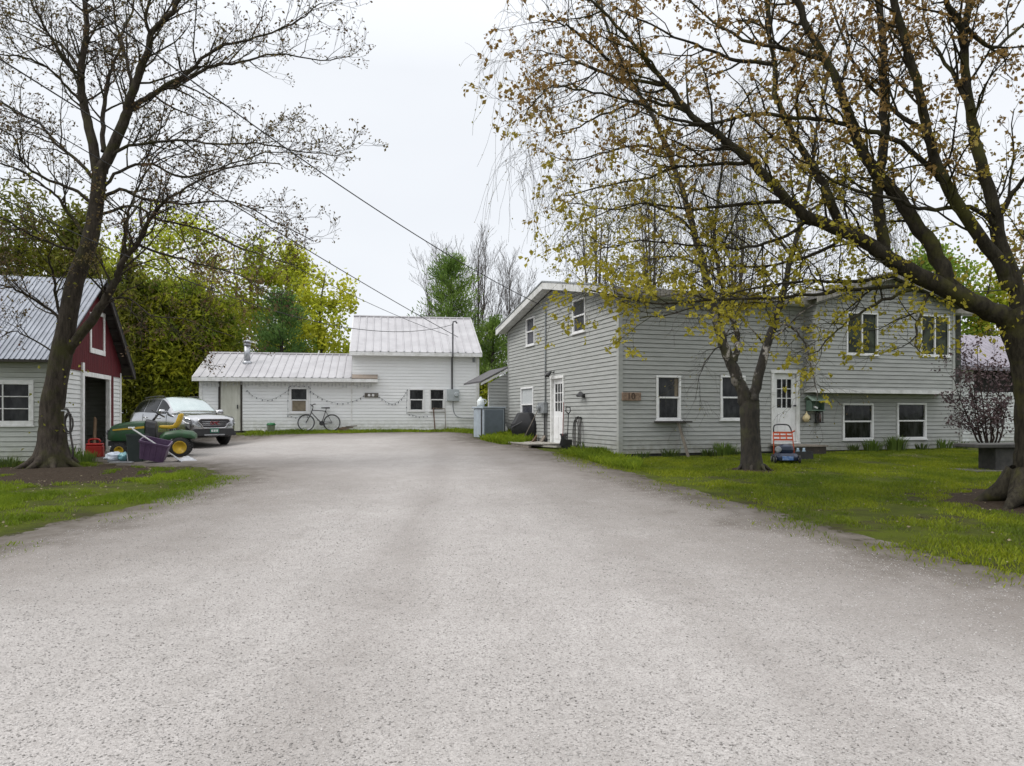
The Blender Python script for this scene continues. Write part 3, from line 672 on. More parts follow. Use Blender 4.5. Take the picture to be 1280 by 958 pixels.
sh = thing('window_shelf', 'dark wooden shelf under the left front window held by a slanting wooden prop', 'shelf', S.world((u0 + u1) / 2, -.1, gz(*S.world((u0 + u1) / 2, -.1)[:2])), S.a)
zb = sh.location.z; m = MB(); w = (u1 - u0) / 2; m.box(-w, w, -.16, .06, z0 - zb - .04, z0 - zb); m.build('board', M('black_wood', (.035, .03, .028), (.05, .045, .04), 9, .8), sh)
pu = S.front(843, 528)[0] - (u0 + u1) / 2; pu2 = S.front(850.5, 572)[0] - (u0 + u1) / 2
m = MB(); m.beam((pu, -.10, z0 - zb - .04), (pu2, -.30, -.02), .07, .06); m.build('prop', M('old_wood'), sh)
u0, z0 = S.front(1004, 514); u1, z1 = S.front(1024.5, 495)
ub = (u0 + u1) / 2
fd_ = thing('bird_feeder', 'pale green house shaped bird feeder on the wall right of the front door', 'bird feeder', S.world(ub, -.16, z0), S.a); h = z1 - z0; w = (u1 - u0) / 2
m = MB(); m.box(-w * .8, w * .8, -.13, .12, 0, .03); m.box(-w * .8, w * .8, .09, .12, .03, h * .8); m.box(-w * .8, -w * .74, -.1, .09, .03, h * .7); m.box(w * .74, w * .8, -.1, .09, .03, h * .7); m.build('box', M('feeder_green', (.13, .20, .15), (.09, .14, .11), 8, .6), fd_)
m = MB(); m.prism([(-w, -.2, h * .70), (w, -.2, h * .70), (w, .0, h), (-w, .0, h)], (0, 0, -.025)); m.prism([(-w, .003, h), (w, .003, h), (w, .14, h * .8), (-w, .14, h * .8)], (0, 0, -.025)); m.build('roof', M('feeder_roof', (.34, .42, .36), (.26, .34, .28), 8, .5), fd_)
m = MB(); m.prism([(-w * .5, -.12, h * .22), (-.02, -.12, h * .14), (-.02, -.12, h * .26), (-w * .5, -.12, h * .32)], (0, .02, 0)); m.build('seed_tray', M('white_vinyl'), fd_)
u, z = S.front(1020.5, 529)
ln = thing('wall_lantern', 'small black lantern hanging on the wall below the green bird feeder', 'lantern', S.world(u, -.12, z), S.a)
m = MB(); m.box(-.10, .10, -.08, .08, 0, .025); m.box(-.08, .08, -.06, .06, .30, .34); m.tube([(0, 0, .34), (0, 0, .40), (0, .10, .42)], .012, 6)
for sx in (-1, 1):
    for sy in (-1, 1): m.box(sx * .07 - .01, sx * .07 + .01, sy * .055 - .01, sy * .055 + .01, .025, .30)
m.build('cage', M('black_metal'), ln); m = MB(); m.lathe([(.05, .025), (.055, .12), (.05, .24), (.02, .29), (0, .295)], (0, 0, 0), 12); m.build('glass', M('smoky_glass', (.12, .07, .06), (.06, .05, .05), 6, .15), ln, smooth=True)
u, z = S.front(1004.5, 523)
gb = thing('gourd_birdhouse', 'round cream gourd hanging on the wall beside the front door', 'birdhouse', S.world(u, -.12, z), S.a)
m = MB(); m.lathe([(0, -.11), (.06, -.10), (.10, -.05), (.11, 0), (.09, .06), (.05, .10), (.02, .14), (.012, .19)], (0, 0, 0), 16); g_ = m.build('shell', M('gourd_skin', (.62, .52, .30), (.48, .38, .20), 9, .5), gb, smooth=True)
m = MB(); m.lathe([(.03, 0), (.03, .01)], (.03, -.105, -.02), 10, 'y'); m.build('entrance_hole', M('dark_void'), gb)

# ---------------------------------------------------------------- white outbuilding
Wt = Site(-12.24, 29.0, math.atan2(.17, .985), .90)
wh = thing('white_outbuilding', 'white clapboard outbuilding with pale ribbed metal roofs, low wing and taller main part', 'outbuilding', (Wt.x, Wt.y, Wt.z0), Wt.a)
m_white = siding_mat('white_siding', (.85, .86, .86), (.70, .70, .68), (.42, .42, .33), .96, .4)
m_wroof = M('white_metal_roof', (.40, .39, .40), (.325, .315, .325), 1.5, .35, .15, sx=(1, 1, 1))
UJ, UR = 5.84, 11.0; fw = fr('f', 0)
q = Wt.front(362, 516.5) + Wt.front(385.5, 484.5); a1 = (q[0], q[2], q[1], q[3])
q = Wt.front(510.5, 514) + Wt.front(530.5, 486); a2 = (q[0], q[2], q[1], q[3])
q = Wt.front(536.5, 514) + Wt.front(556, 486); a3 = (q[0], q[2], q[1], q[3])
q = Wt.front(273, 543.5) + Wt.front(303, 480.5); ad_ = (q[0], q[2], .95, 3.02)
WE, WR = 3.08, 4.22; ME, MR = 4.16, 6.06
m = MB(); lap_wall(m, fw, [(0, .98), (UJ, .98), (UJ, WE), (0, WE)], [a1, ad_], .13, .014, .005); lap_wall(m, fr('l', 0), [(0, .98), (5, .98), (5, WE), (2.5, WR - .05), (0, WE)], [], .13, .014, .005)
part(m, 'wing_wall', m_white, Wt, wh)
m = MB(); lap_wall(m, fw, [(UJ, .98), (UR, .98), (UR, ME), (UJ, ME)], [a2, a3], .13, .014, .005)
for ax, uu in (('l', UJ), ('r', UR)): lap_wall(m, fr(ax, uu), [(0, WE if ax == 'l' else .98), (7.2, WE if ax == 'l' else .98), (7.2, ME), (3.6, MR - .05), (0, ME)], [], .13, .014, .005)
lap_wall(m, fr('b', 7.2), [(UJ, .98), (UR, .98), (UR, ME), (UJ, ME)], [], .13, .014, .005)
part(m, 'main_wall', m_white, Wt, wh)
for bx_ in ((-.03, .09, -.03, 0, .95, WE - .05), (UR - .09, UR + .03, -.03, 0, .95, ME - .05), (UJ - .045, UJ + .0, -.03, 0, .95, WE - .05)): part(MB().box(*bx_), 'corner_board', M('white_trim'), Wt, wh)
m = MB(); m.box(.03, UR - .03, .03, 4.9, .4, .975); part(m, 'foundation', M('dark_foundation'), Wt, wh)
def gable_roof(site, root, u0, u1, v0, vr, v1, ze, zr, mat, fm, fas=.16, pitch=.30, back=True):
    sl = (zr - ze) / (vr - v0); m = MB()
    ribbed(m, (u0, v0 - .03, ze - .03 * sl + .012), (u1, v0 - .03, ze - .03 * sl + .012), (u1, vr, zr + .012), (u0, vr, zr + .012), pitch)
    zb = zr - sl * (v1 - vr); ribbed(m, (u0, v1, zb + .012), (u1, v1, zb + .012), (u1, vr, zr + .012), (u0, vr, zr + .012), pitch)
    m.tube([(u0, vr, zr + .03), (u1, vr, zr + .03)], .05, 6); o = part(m, 'roof', mat, site, root)
    m = MB()
    for a, za in ((v0, ze), (v1, zb)): m.prism([(u0 + .002, a, za), (u1 - .002, a, za), (u1 - .002, vr, zr), (u0 + .002, vr, zr)], (0, 0, -.07))
    m.box(u0 + .003, u1 - .003, v0 - .025, v0 - .002, ze - fas, ze - .012)
    m.box(u0 + .003, u1 - .003, v0 + .002, -.0, ze - fas + .01, ze - fas + .03)
    for uu in (u0 - .02, u1 - .004):
        for a, za in ((v0, ze), (v1, zb)): m.prism([(uu, a, za), (uu, vr, zr), (uu, vr, zr - .17), (uu, a, za - .17)], (.024, 0, 0))
    part(m, 'roof_trim', fm, site, root); return o
gable_roof(Wt, wh, -.2, UJ - .004, -.36, 2.5, 5.3, WE, WR, m_wroof, M('white_trim'))
gable_roof(Wt, wh, UJ - .08, UR + .1, -.32, 3.6, 7.5, ME, MR, m_wroof, M('white_trim'))
m = MB(); q = Wt.front(472, 475, -.36)[0]; m.prism([(UJ + .0, -.38, WE + .01), (q, -.38, WE + .01), (q, -.025, WE + .17), (UJ + .0, -.025, WE + .17)], (0, 0, -.04)); part(m, 'canopy', M('canopy_shingle', (.27, .22, .18), (.20, .17, .14), 9, .8, bmp=.2), Wt, wh)
m = MB(); m.box(UJ, q - .003, -.385, -.36, WE - .16, WE - .035); m.box(UJ, q, -.355, -.025, WE - .15, WE - .12); part(m, 'canopy_fascia', M('white_trim'), Wt, wh)
window(Wt, wh, fw, *a1, 'hung', .07, curtain=(a1[2] + .09, (a1[2] + a1[3]) / 2 - .03, a1[0] + .1, a1[1] - .1, M('tan_blind')))
window(Wt, wh, fw, *a2, 'hung', .06); window(Wt, wh, fw, *a3, 'hung', .06)
m = MB(); t0, t1, z0, z1 = ad_
fbox(m, fw, t0, t0 + .07, z0, z1, -.06, .03); fbox(m, fw, t1 - .07, t1, z0, z1, -.06, .03); fbox(m, fw, t0 + .072, t1 - .072, z1 - .08, z1, -.06, .03); part(m, 'door_frame', M('dark_frame', (.06, .05, .045), (.04, .035, .03), 8, .8), Wt, wh)
m = MB(); n = 7
for i in range(n): a = t0 + .075 + (t1 - t0 - .15) * i / n; fbox(m, fw, a + .004, a + (t1 - t0 - .15) / n - .004, z0 + .02, z1 - .09, -.05, -.01)
fbox(m, fw, t0 + .075, t1 - .075, z0 + .02, z1 - .09, -.055, -.02)
dd = part(m, 'plank_door', M('cream_door', (.66, .66, .58), (.54, .54, .46), 4, .6, sx=(1, 1, .3)), Wt, wh)
m = MB(); fbox(m, fw, t1 - .2, t1 - .16, 1.85, 2.0, -.01, .04); m.build('latch', M('black_metal'), dd)
# stove pipe
u, z = Wt.front(309, 453, 1.3); zt = Wt.front(309, 430, 1.3)[1]
zr_ = WE + (WR - WE) / 2.86 * (1.3 + .36); m = MB(); m.lathe([(.20, zr_ - .12), (.19, zr_ + .05), (.13, zr_ + .10)], (u, 1.3, 0), 16); m.tube([(u, 1.3, zr_), (u, 1.3, zr_ + .72)], .125, 16); m.tube([(u, 1.3, zr_ + .74), (u, 1.3, zr_ + .80)], .15, 16); m.tube([(u, 1.3, zr_ + .80), (u, 1.3, zr_ + .86)], .11, 16); m.lathe([(.19, zr_ + .86), (.16, zr_ + .92), (.0, zr_ + .97)], (u, 1.3, 0), 16)
part(m, 'stove_pipe', M('galvanised'), Wt, wh, smooth=R(40))
# service mast and meter on the main part
u, z0 = Wt.front(565.5, 501.5); _, z1 = Wt.front(565.5, 487); m = MB(); ua = Wt.front(558.5, 0)[0]; ub_ = Wt.front(573.5, 0)[0]
fbox(m, fw, ua, ub_, z0, z1, .01, .16); m.tube([fw(ub_ - .12, (z0 + z1) / 2 + .02, .16), fw(ub_ - .12, (z0 + z1) / 2 + .02, .24)], [.10, .085], 14); mb_ = part(m, 'meter_box', M('meter_grey', (.42, .46, .47), (.34, .37, .38), 6, .5), Wt, wh, bevel=.012)
m = MB(); zt = Wt.front(565, 406, -.2)[1]
m.tube([fw(u - .02, z1, .06), fw(u - .02, ME - .2, .06), fw(u - .02, ME - .16, .38), fw(u - .02, ME, .38), fw(u - .02, zt, .38), fw(u + .0, zt + .1, .38), fw(u + .09, zt + .12, .38), fw(u + .15, zt + .03, .40)], .035, 8); part(m, 'service_mast', M('mast_grey', (.14, .14, .15), (.10, .10, .11), 8, .5), Wt, wh, smooth=True)
m = MB(); m.tube(catmull([fw(u + .02, z0, .06), fw(u + .03, z0 - .35, .06), fw(u + .15, z0 - .62, .06), fw(u + .45, z0 - .70, .06), fw(UR - .1, z0 - .71, .06)], 4), .018, 6); part(m, 'cable', M('grey_metal'), Wt, wh)
m = MB(); u, z = Wt.front(592, 446); m.beam((u, -.02, ME - .32), (u, -.30, ME - .18), .03, .03); m.box(u - .05, u + .05, -.06, -.02, ME - .36, ME - .18); part(m, 'eave_bracket', M('grey_metal'), Wt, wh)
# name board, string of lights, icicle lights
u0, z0 = Wt.front(456, 497); u1, z1 = Wt.front(473, 491.5)
nb = thing('name_board', 'narrow dark wooden board with two pale markings on the white outbuilding wall', 'sign', Wt.world((u0 + u1) / 2, -.025, (z0 + z1) / 2), Wt.a); w, h = (u1 - u0) / 2, (z1 - z0) / 2
m = MB(); m.box(-w, w, -.03, 0, -h, h); m.build('board', M('name_wood', (.10, .085, .07), (.16, .15, .13), 7, .8), nb)
m = MB()
for x in (-.10, .06): m.lathe([(.001, -.036), (.055, -.034), (.055, -.0305), (.001, -.0305)], (x, 0, 0), 12, 'y')
m.build('marking', M('white_vinyl'), nb)
def cord(name, label, pts, sub, bulb_every, drop, cm, bm_, grp=None):
    t = thing(name, label, 'string lights', Wt.world(pts[0][0], -.03, pts[0][1]), Wt.a, grp); b0 = pts[0]
    L = [(u - b0[0], -.012, z - b0[1]) for u, z in pts]; P = catmull(L, sub); m = MB(); m.tube(P, .0035, 4); m.build('cord', cm, t)
    m = MB()
    for i in range(0, len(P), bulb_every + (drop < .1)):
        x, y, z = P[i]; d = drop * random.uniform(.6, 1.3); m.lathe([(.006, 0), (.012, -d * .4), (.024, -d * .7), (.012, -d * .95), (0, -d)], (x, y - .012, z), 6)
    o = m.build('bulbs', bm_, t); o['kind'] = 'stuff'; return t
pu = lambda *L: [Wt.front(*p) for p in L]
mb_d = M('dark_bulb', (.10, .11, .13), (.06, .06, .08), 20, .3); mb_w = M('clear_bulb', (.75, .76, .78), (.6, .6, .62), 20, .2); mc = M('dark_cord', (.06, .07, .06), (.04, .05, .04), 9, .7); mcw = M('white_cord', (.7, .7, .7), (.6, .6, .6), 9, .6)
cord('string_lights', 'dark bulb string swagged between the plank door and the wing window', pu((309, 488), (318, 496), (335, 500), (348, 496), (361, 487.5)), 5, 1, .06, mc, mb_d, 'string lights on the white outbuilding')
cord('string_lights', 'dark bulb string running from the wing window down past the bicycle to the name board', pu((388, 489), (400, 497), (415, 503), (432, 504), (446, 500), (456, 494)), 5, 1, .06, mc, mb_d, 'string lights on the white outbuilding')
cord('string_lights', 'dark bulb string swagged from the name board to the paired windows', pu((474, 496), (482, 502), (490, 505), (498, 502), (505, 495), (509, 487)), 4, 1, .06, mc, mb_d, 'string lights on the white outbuilding')
cord('string_lights', 'dark bulb string looped round the wing window frame', pu((360, 520), (360, 500), (361, 486), (363, 483), (374, 483), (386, 483.5), (388, 490), (388, 519), (380, 519), (370, 522), (360, 519)), 4, 1, .05, mc, mb_d, 'string lights on the white outbuilding')
cord('string_lights', 'dark bulb string trailing round the left of the paired windows', pu((509, 487), (508.5, 500), (508.5, 516), (516, 519), (524, 521), (534, 520)), 4, 1, .05, mc, mb_d, 'string lights on the white outbuilding')
cord('string_lights', 'white icicle light string hanging under the wing eave', [(.15 + i * .28, WE - .16 + .01 * (i % 2)) for i in range(24)], 2, 1, .20, mcw, mb_w, 'string lights on the white outbuilding')

# ---------------------------------------------------------------- left barn
B = Site(-10.94, 17.8, math.atan2(.238, .971), .48)
ba = thing('barn', 'small weathered barn with grey metal roof, red board gable and open doorway', 'barn', (B.x, B.y, B.z0), B.a)
m_barn = siding_mat('barn_siding_shaded', (.46, .475, .44), (.31, .325, .28), (.20, .21, .12), .45, .6)  # siding colour darkened to carry the shade of tree and eave
BG = 5.44; bvr = BG / 2; bze, bzr = 2.91, 5.35; bs = (bzr - bze) / (bvr + .4); broof = lambda v: bzr - bs * abs(v - bvr)
fg, ff = fr('r', 0), fr('f', 0); ZR = 2.785
dv0, dv1, dz1 = B.side(102.5, 0)[0], B.side(135, 0)[0], 2.74
q = B.front(-36, 532) + B.front(42.5, 475.5); bw = (q[0], q[2], q[1], q[3])
m = MB(); lap_wall(m, ff, [(-8, .5), (0, .5), (0, broof(0) - .1), (-8, broof(0) - .1)], [bw], .118, .02); part(m, 'front_wall', m_barn, B, ba)
m_barn_lit = siding_mat('barn_siding_lit', (.70, .71, .70), (.54, .55, .52), (.33, .33, .24), .45, .5)  # paler copy of the barn siding for the brighter gable side
for a_, b_ in ((0, dv0), (dv1 + .5, BG)): m = MB(); lap_wall(m, fg, [(a_, .5), (b_, .5), (b_, ZR), (a_, ZR)], [], .118, .02); part(m, 'gable_wall', m_barn_lit, B, ba)
m = MB(); lap_wall(m, fr('b', BG), [(-8, .5), (0, .5), (0, broof(BG) - .1), (-8, broof(BG) - .1)], [], .118, .02); lap_wall(m, fr('l', -8), [(0, .5), (BG, .5), (BG, broof(BG) - .1), (bvr, bzr - .1), (0, broof(0) - .1)], [], .118, .02); part(m, 'rear_wall', m_barn, B, ba)
# red vertical boards of the gable, each board a strip
lv0, lv1, lz0, lz1 = B.side(111.5, 0)[0], B.side(128.5, 0)[0], 3.36, 4.46
m_red = M('red_boards', (.105, .012, .016), (.065, .009, .012), 5, .75, bmp=.25, sx=(1, 3, .3), spec=.2)
m = MB(); bwid = .17; v = 0
while v < BG - .01:
    a, c = v + .004, min(v + bwid - .004, BG); zt = lambda q_: broof(q_) - .115
    if c < lv0 or a > lv1: m.prism([(.0, a, ZR - .03), (.0, c, ZR - .03), (.0, c, zt(c)), (.0, a, zt(a))], (.03, 0, 0))
    else:
        m.prism([(0, a, ZR - .03), (0, c, ZR - .03), (0, c, lz0), (0, a, lz0)], (.03, 0, 0))
        if min(zt(a), zt(c)) > lz1: m.prism([(0, a, lz1), (0, c, lz1), (0, c, zt(c)), (0, a, zt(a))], (.03, 0, 0))
    v += bwid
m.prism([(-.02, 0, ZR - .03), (-.02, BG, ZR - .03), (-.02, BG, broof(BG) - .12), (-.02, bvr, bzr - .12), (-.02, 0, broof(0) - .12)], (.01, 0, 0))
m.box(-.01, .02, dv1 + .12, dv1 + .5, .5, ZR - .034)
part(m, 'gable_boards', m_red, B, ba)
m = MB(); n = 5
for i in range(n): a = lv0 + (lv1 - lv0) * i / n; m.box(-.008, .022, a + .004, a + (lv1 - lv0) / n - .004, lz0 + .01, lz1 - .01)
ld = part(m, 'loft_door', m_red, B, ba)
m = MB(); m.box(.022, .05, lv0 - .06, lv0 + .06, lz0 + .082, lz1 - .06); m.box(.022, .05, lv1 - .06, lv1 + .06, lz0 + .082, lz1 - .06); m.box(.022, .055, lv0 - .07, lv1 + .07, lz0 - .06, lz0 + .08); m.box(.022, .055, lv1 - .45, lv1 + .07, lz1 - .057, lz1 + .06); m.build('trim', M('white_trim'), ld)
m = MB(); m.box(.0, .07, dv0 - .16, dv0, .5, 2.98); part(m, 'door_post', M('white_trim'), B, ba)
m = MB(); m.box(-.06, .05, dv1, dv1 + .12, .5, dz1 - .1); m.box(-.06, .055, dv0 + .002, dv1 + .12, dz1 - .1, dz1 + .02); part(m, 'door_frame', M('white_trim'), B, ba)
for bx_ in ((0, .035, BG - .12, BG + .02, .5, 2.9), (0, .03, .0, .1, .5, 2.9)): part(MB().box(*bx_), 'corner_board', M('white_trim'), B, ba)
window(B, ba, ff, *bw, (2, 3), .105, M('white_trim'))
m_broof = M('grey_barn_roof', (.29, .31, .35), (.20, .215, .245), 1.3, .4, .25, sx=(1, 1, 1))
m = MB(); ribbed(m, (-8.3, -.42, broof(-.42) + .01), (.12, -.42, broof(-.42) + .01), (.36, bvr, bzr + .01), (-8.3, bvr, bzr + .01), .11, .022); ribbed(m, (-8.3, BG + .42, broof(BG + .42) + .01), (.36, BG + .42, broof(BG + .42) + .01), (.36, bvr, bzr + .01), (-8.3, bvr, bzr + .01), .11, .022)
part(m, 'roof', m_broof, B, ba)
m = MB()
for va in (-.42, BG + .42): m.prism([(-8.3, va, broof(va)), (.12 if va < 0 else .34, va, broof(va)), (.34, bvr, bzr), (-8.3, bvr, bzr)], (0, 0, -.05))
part(m, 'roof_deck', M('dark_deck', (.035, .03, .027), (.05, .045, .04), 6, .9), B, ba)
m = MB()
for i in range(7):
    v = BG + .42 - i * .42; z = broof(v) - .055; m.beam((-.02, v, z - .06), (.34, v, z - .06), .06, .09)
m.beam((.31, BG + .40, broof(BG + .4) - .12), (.31, bvr + .05, bzr - .14), .05, .13)
part(m, 'rafter_ends', M('dark_deck'), B, ba)
m = MB(); m.box(-7.9, -.03, .03, BG - .03, .30, .52); part(m, 'floor', M('barn_floor', (.06, .05, .04), (.03, .025, .02), 4, .95), B, ba)
m = MB(); m.box(-2.6, -2.55, .1, BG - .1, .52, 3.0); m.box(-2.5, -1.7, 3.2, 4.6, .52, 1.5); m.box(-2.4, -1.9, 2.4, 3.1, .52, 1.1); part(m, 'inner_partition', M('dark_plank', (.05, .04, .032), (.03, .025, .02), 8, .9, bmp=.3), B, ba)
# ================================================================ vehicles and yard things
# ---- SUV: x forward, y left, z up
ang = R(-90 + 50)      # heading: towards the camera and to the right
cx, cy = -11.78, 26.35
car = thing('parked_suv', 'silver white sport utility vehicle with dark windows parked by the cedar hedge', 'car', (cx, cy, gz(cx, cy) + .03), ang)
ST = [  # x, zbottom, zmid, zbelt, zedge, ztop, w_sill, w_mid, w_belt, w_edge
 (-2.32, .42, .62, .86, .95, .99, .60, .70, .70, .60), (-2.24, .36, .62, .93, 1.06, 1.10, .74, .84, .82, .66), (-2.10, .32, .62, 1.01, 1.30, 1.36, .80, .89, .86, .64),
 (-1.86, .28, .62, 1.06, 1.49, 1.57, .84, .915, .89, .63), (-1.3, .24, .62, 1.07, 1.565, 1.65, .85, .92, .905, .645), (-.5, .22, .62, 1.05, 1.60, 1.685, .85, .92, .91, .655),
 (.1, .22, .62, 1.035, 1.585, 1.66, .85, .92, .91, .655), (.45, .22, .62, 1.03, 1.45, 1.53, .85, .92, .91, .69), (.85, .23, .62, 1.025, 1.22, 1.30, .85, .92, .91, .76), (1.12, .24, .63, 1.02, 1.085, 1.15, .86, .925, .91, .80),
 (1.6, .26, .64, .985, 1.04, 1.10, .85, .925, .90, .74), (2.0, .28, .64, .93, .985, 1.03, .80, .88, .85, .68), (2.2, .30, .62, .87, .925, .955, .70, .79, .77, .60), (2.29, .34, .60, .80, .85, .87, .60, .68, .67, .52)]
STc = np.array(ST)
def cr(p0, p1, p2, p3, t): return .5 * (2 * p1 + (p2 - p0) * t + (2 * p0 - 5 * p1 + 4 * p2 - p3) * t * t + (3 * p1 - p0 - 3 * p2 + p3) * t ** 3)
def stat(x):
    X = STc[:, 0]; i = int(np.clip(np.searchsorted(X, x) - 1, 0, len(X) - 2)); t = (x - X[i]) / (X[i + 1] - X[i]); q = lambda k: STc[int(np.clip(k, 0, len(X) - 1))]
    r = cr(q(i - 1), q(i), q(i + 1), q(i + 2), t); l = q(i) * (1 - t) + q(i + 1) * t; return .6 * r + .4 * l
def ringpts(x):
    s_ = stat(x); _, zb, zm, zbe, ze, zt, ws, wm, wb, we = s_
    return np.array([(0, zb), (ws * .85, zb), (ws, zb + .05), (wm, zm), (wb, zbe), (we, ze), (we * .86, ze + (zt - ze) * .55), (we * .45, zt - .008), (0, zt)])
def surf(x, w, off=0, side=1):
    P = ringpts(x); i = int(np.clip(math.floor(w), 0, 7)); t = w - i; q = lambda k: P[int(np.clip(k, 0, 8))]
    p = .5 * cr(q(i - 1), q(i), q(i + 1), q(i + 2), t) + .5 * (q(i) * (1 - t) + q(i + 1) * t); d = q(i + 1) - q(i); n = np.array([d[1], -d[0]]); n = n / (np.linalg.norm(n) + 1e-9)
    p = p + n * off; return (x, side * p[0], p[1])
wl = [0, 1, 1.5, 2, 2.5, 3, 3.5, 4, 4.3, 4.7, 5, 5.5, 6, 6.5, 7, 7.5, 8]
rings = []
for x in np.concatenate([np.linspace(-2.32, -1.9, 7), np.linspace(-1.8, 1.9, 26), np.linspace(1.97, 2.29, 8)]):
    rings.append([surf(x, w) for w in wl] + [surf(x, w, 0, -1) for w in wl[-2:0:-1]])
m_car = M('car_paint', (.40, .405, .42), (.36, .365, .38), 2, .16, .92); m_car.node_tree.nodes['Principled BSDF'].inputs['Coat Weight'].default_value = .6
m = MB(); m.loft(rings); m.build('body', m_car, car, smooth=R(35))
def panel(x0, x1, w0, w1, off, nx_=8, nw=5, sides=(1, -1), thick=.004, wf=None):
    m = MB()
    for sd_ in sides:
        vs = []; 
        for i in range(nx_ + 1):
            for j in range(nw + 1):
                x = x0 + (x1 - x0) * i / nx_; a, b_ = (w0, w1) if wf is None else wf(x); vs.append(surf(x, a + (b_ - a) * j / nw, off, sd_))
        m.add(vs, [(i * (nw + 1) + j, (i + 1) * (nw + 1) + j, (i + 1) * (nw + 1) + j + 1, i * (nw + 1) + j + 1) for i in range(nx_) for j in range(nw)])
    return m
m_cg = M('car_glass', (.006, .007, .008), (.012, .013, .015), 2, .08, spec=.2)
for a, b_, s1 in ((.02, .72, 1), (-.95, -.06, 1), (-1.78, -1.03, 1), (.02, .72, -1), (-.95, -.06, -1), (-1.78, -1.03, -1)):
    panel(a, b_, 4.12, 4.9, .008, sides=(s1,), wf=lambda x, a=a: (4.10, 4.92 - (.10 if x < -1.6 else 0) * (-1.6 - x) / .2)).build('side_window', m_cg, car, smooth=True)
panel(.14, 1.06, 5.25, 8, .008, 10, 8).build('windshield', M('windshield_glass', (.42, .48, .48), (.50, .55, .55), 1.2, .06, .75), car, smooth=True)  # pale metallic colour carries the bright sky reflection
panel(-2.24, -1.9, 5.3, 8, .008, 6, 8).build('rear_window', m_cg, car, smooth=True)
panel(-2.3, 2.27, .4, 2.45, .012, 40, 5).build('cladding', M('car_cladding', (.022, .022, .024), (.03, .03, .032), 20, .65), car, smooth=True)
for xj in (-.99, -.01, .80):
    for sd_ in (1, -1): m = MB(); m.tube([surf(xj, w, .001, sd_) for w in np.linspace(2.5, 4.0, 6)], .006, 4); m.build('door_seam', M('seam_dark', (.02, .02, .02), (.03, .03, .03), 5, .8), car)
for xj in (-.78, .22):
    for sd_ in (1, -1):
        m = MB(); p = Vector(surf(xj, 3.72, .02, sd_)); m.tube([p + Vector((-.12, 0, 0)), p, p + Vector((.12, 0, 0))], .016, 6); m.build('door_handle', M('chrome', (.6, .6, .62), (.5, .5, .52), 5, .2, .9), car, smooth=True)
for sd_ in (1, -1):
    m = MB(); p = Vector(surf(.74, 4.15, .0, sd_)); m.loft([[p + Vector((dx * sc_ + .02, sd_ * dy, dz * sc_ + .06)) for dx, dz in ((-.07, -.07), (.07, -.07), (.09, 0), (.05, .08), (-.07, .08))] for dy, sc_ in ((-.02, .3), (.06, .55), (.09, 1), (.22, 1), (.26, .6))])
    m.build('side_mirror', m_car, car, smooth=R(40))
    m = MB(); m.tube([surf(x, 5.6, .045, sd_) for x in np.linspace(-1.5, .05, 8)], .018, 6)
    for x in (-1.45, -.7, 0): m.tube([surf(x, 5.6, -.01, sd_), surf(x, 5.6, .045, sd_)], .02, 6)
    m.build('roof_rail', M('black_metal'), car, smooth=True)
    # headlight and lower fog light
    m = MB(); hx = [(2.235, 3.35), (2.13, 3.30), (1.95, 3.55), (1.78, 3.85)]; hx2 = [(2.22, 3.95), (2.10, 4.0), (1.95, 4.05), (1.78, 4.05)]
    vs = []
    for (xa, wa), (xb, wb) in zip(hx, hx2):
        for k in range(4): vs.append(surf(xa + (xb - xa) * k / 3, wa + (wb - wa) * k / 3, .012, sd_))
    m.add(vs, [(i * 4 + j, (i + 1) * 4 + j, (i + 1) * 4 + j + 1, i * 4 + j + 1) for i in range(3) for j in range(3)]); hl = m.build('headlight', M('headlight_glass', (.10, .11, .12), (.30, .31, .33), 14, .08), car, smooth=True)
    m = MB(); m.tube([surf(2.2, 3.42, .018, sd_), surf(2.08, 3.42, .018, sd_), surf(1.92, 3.62, .018, sd_)], .014, 6); m.build('light_strip', M('lamp_white', (.85, .85, .85), (.7, .7, .7), 6, .2), hl)
    m = MB(); vs = [surf(x, w, .013, sd_) for x, w in ((2.2, 2.45), (2.02, 2.45), (2.06, 3.1), (2.16, 2.7))]; m.add(vs, [(0, 1, 2, 3)]); m.build('fog_light', M('black_plastic'), car)
# grille
def rrect(w0, w1, h, n=7, r=.10, x=0, zc=0):
    pts = []
    for cxx, czz, a0, w in ((1, 1, 0, w1), (-1, 1, 90, w1), (-1, -1, 180, w0), (1, -1, 270, w0)):
        for i in range(n):
            a = R(a0 + 90 * i / (n - 1)); pts.append((x, cxx * (w - r) + r * math.cos(a), zc + czz * (h - r) + r * math.sin(a)))
    return pts
m = MB(); m.prism(rrect(.42, .54, .135, r=.10, x=2.25, zc=.735), (.065, 0, 0)); gr = m.build('grille', M('grille_black', (.018, .018, .022), (.04, .04, .045), 40, .4), car)
m = MB(); m.tube(rrect(.44, .56, .155, r=.11, x=2.305, zc=.735), .022, 8, closed=True)
for z in (.68, .735, .79): m.tube([(2.318, -.44, z), (2.322, 0, z), (2.318, .44, z)], .009, 6)
m.build('grille_surround', M('chrome'), gr, smooth=True)
text_part('emblem', 'GMC', .15, M('emblem_red', (.30, .02, .025), (.22, .015, .02), 5, .3), gr, Matrix.Translation((2.336, 0, .74)) @ Matrix.Rotation(R(90), 4, 'Z') @ Matrix.Rotation(R(90), 4, 'X'), .008)
m = MB(); m.prism(rrect(.80, .72, .12, r=.05, x=2.16, zc=.44), (.15, 0, 0)); bp = m.build('front_bumper', M('car_cladding'), car, bevel=.02)
m = MB(); m.prism(rrect(.36, .36, .022, r=.02, x=2.30, zc=.355), (.03, 0, 0)); m.build('skid_plate', M('galvanised'), bp)
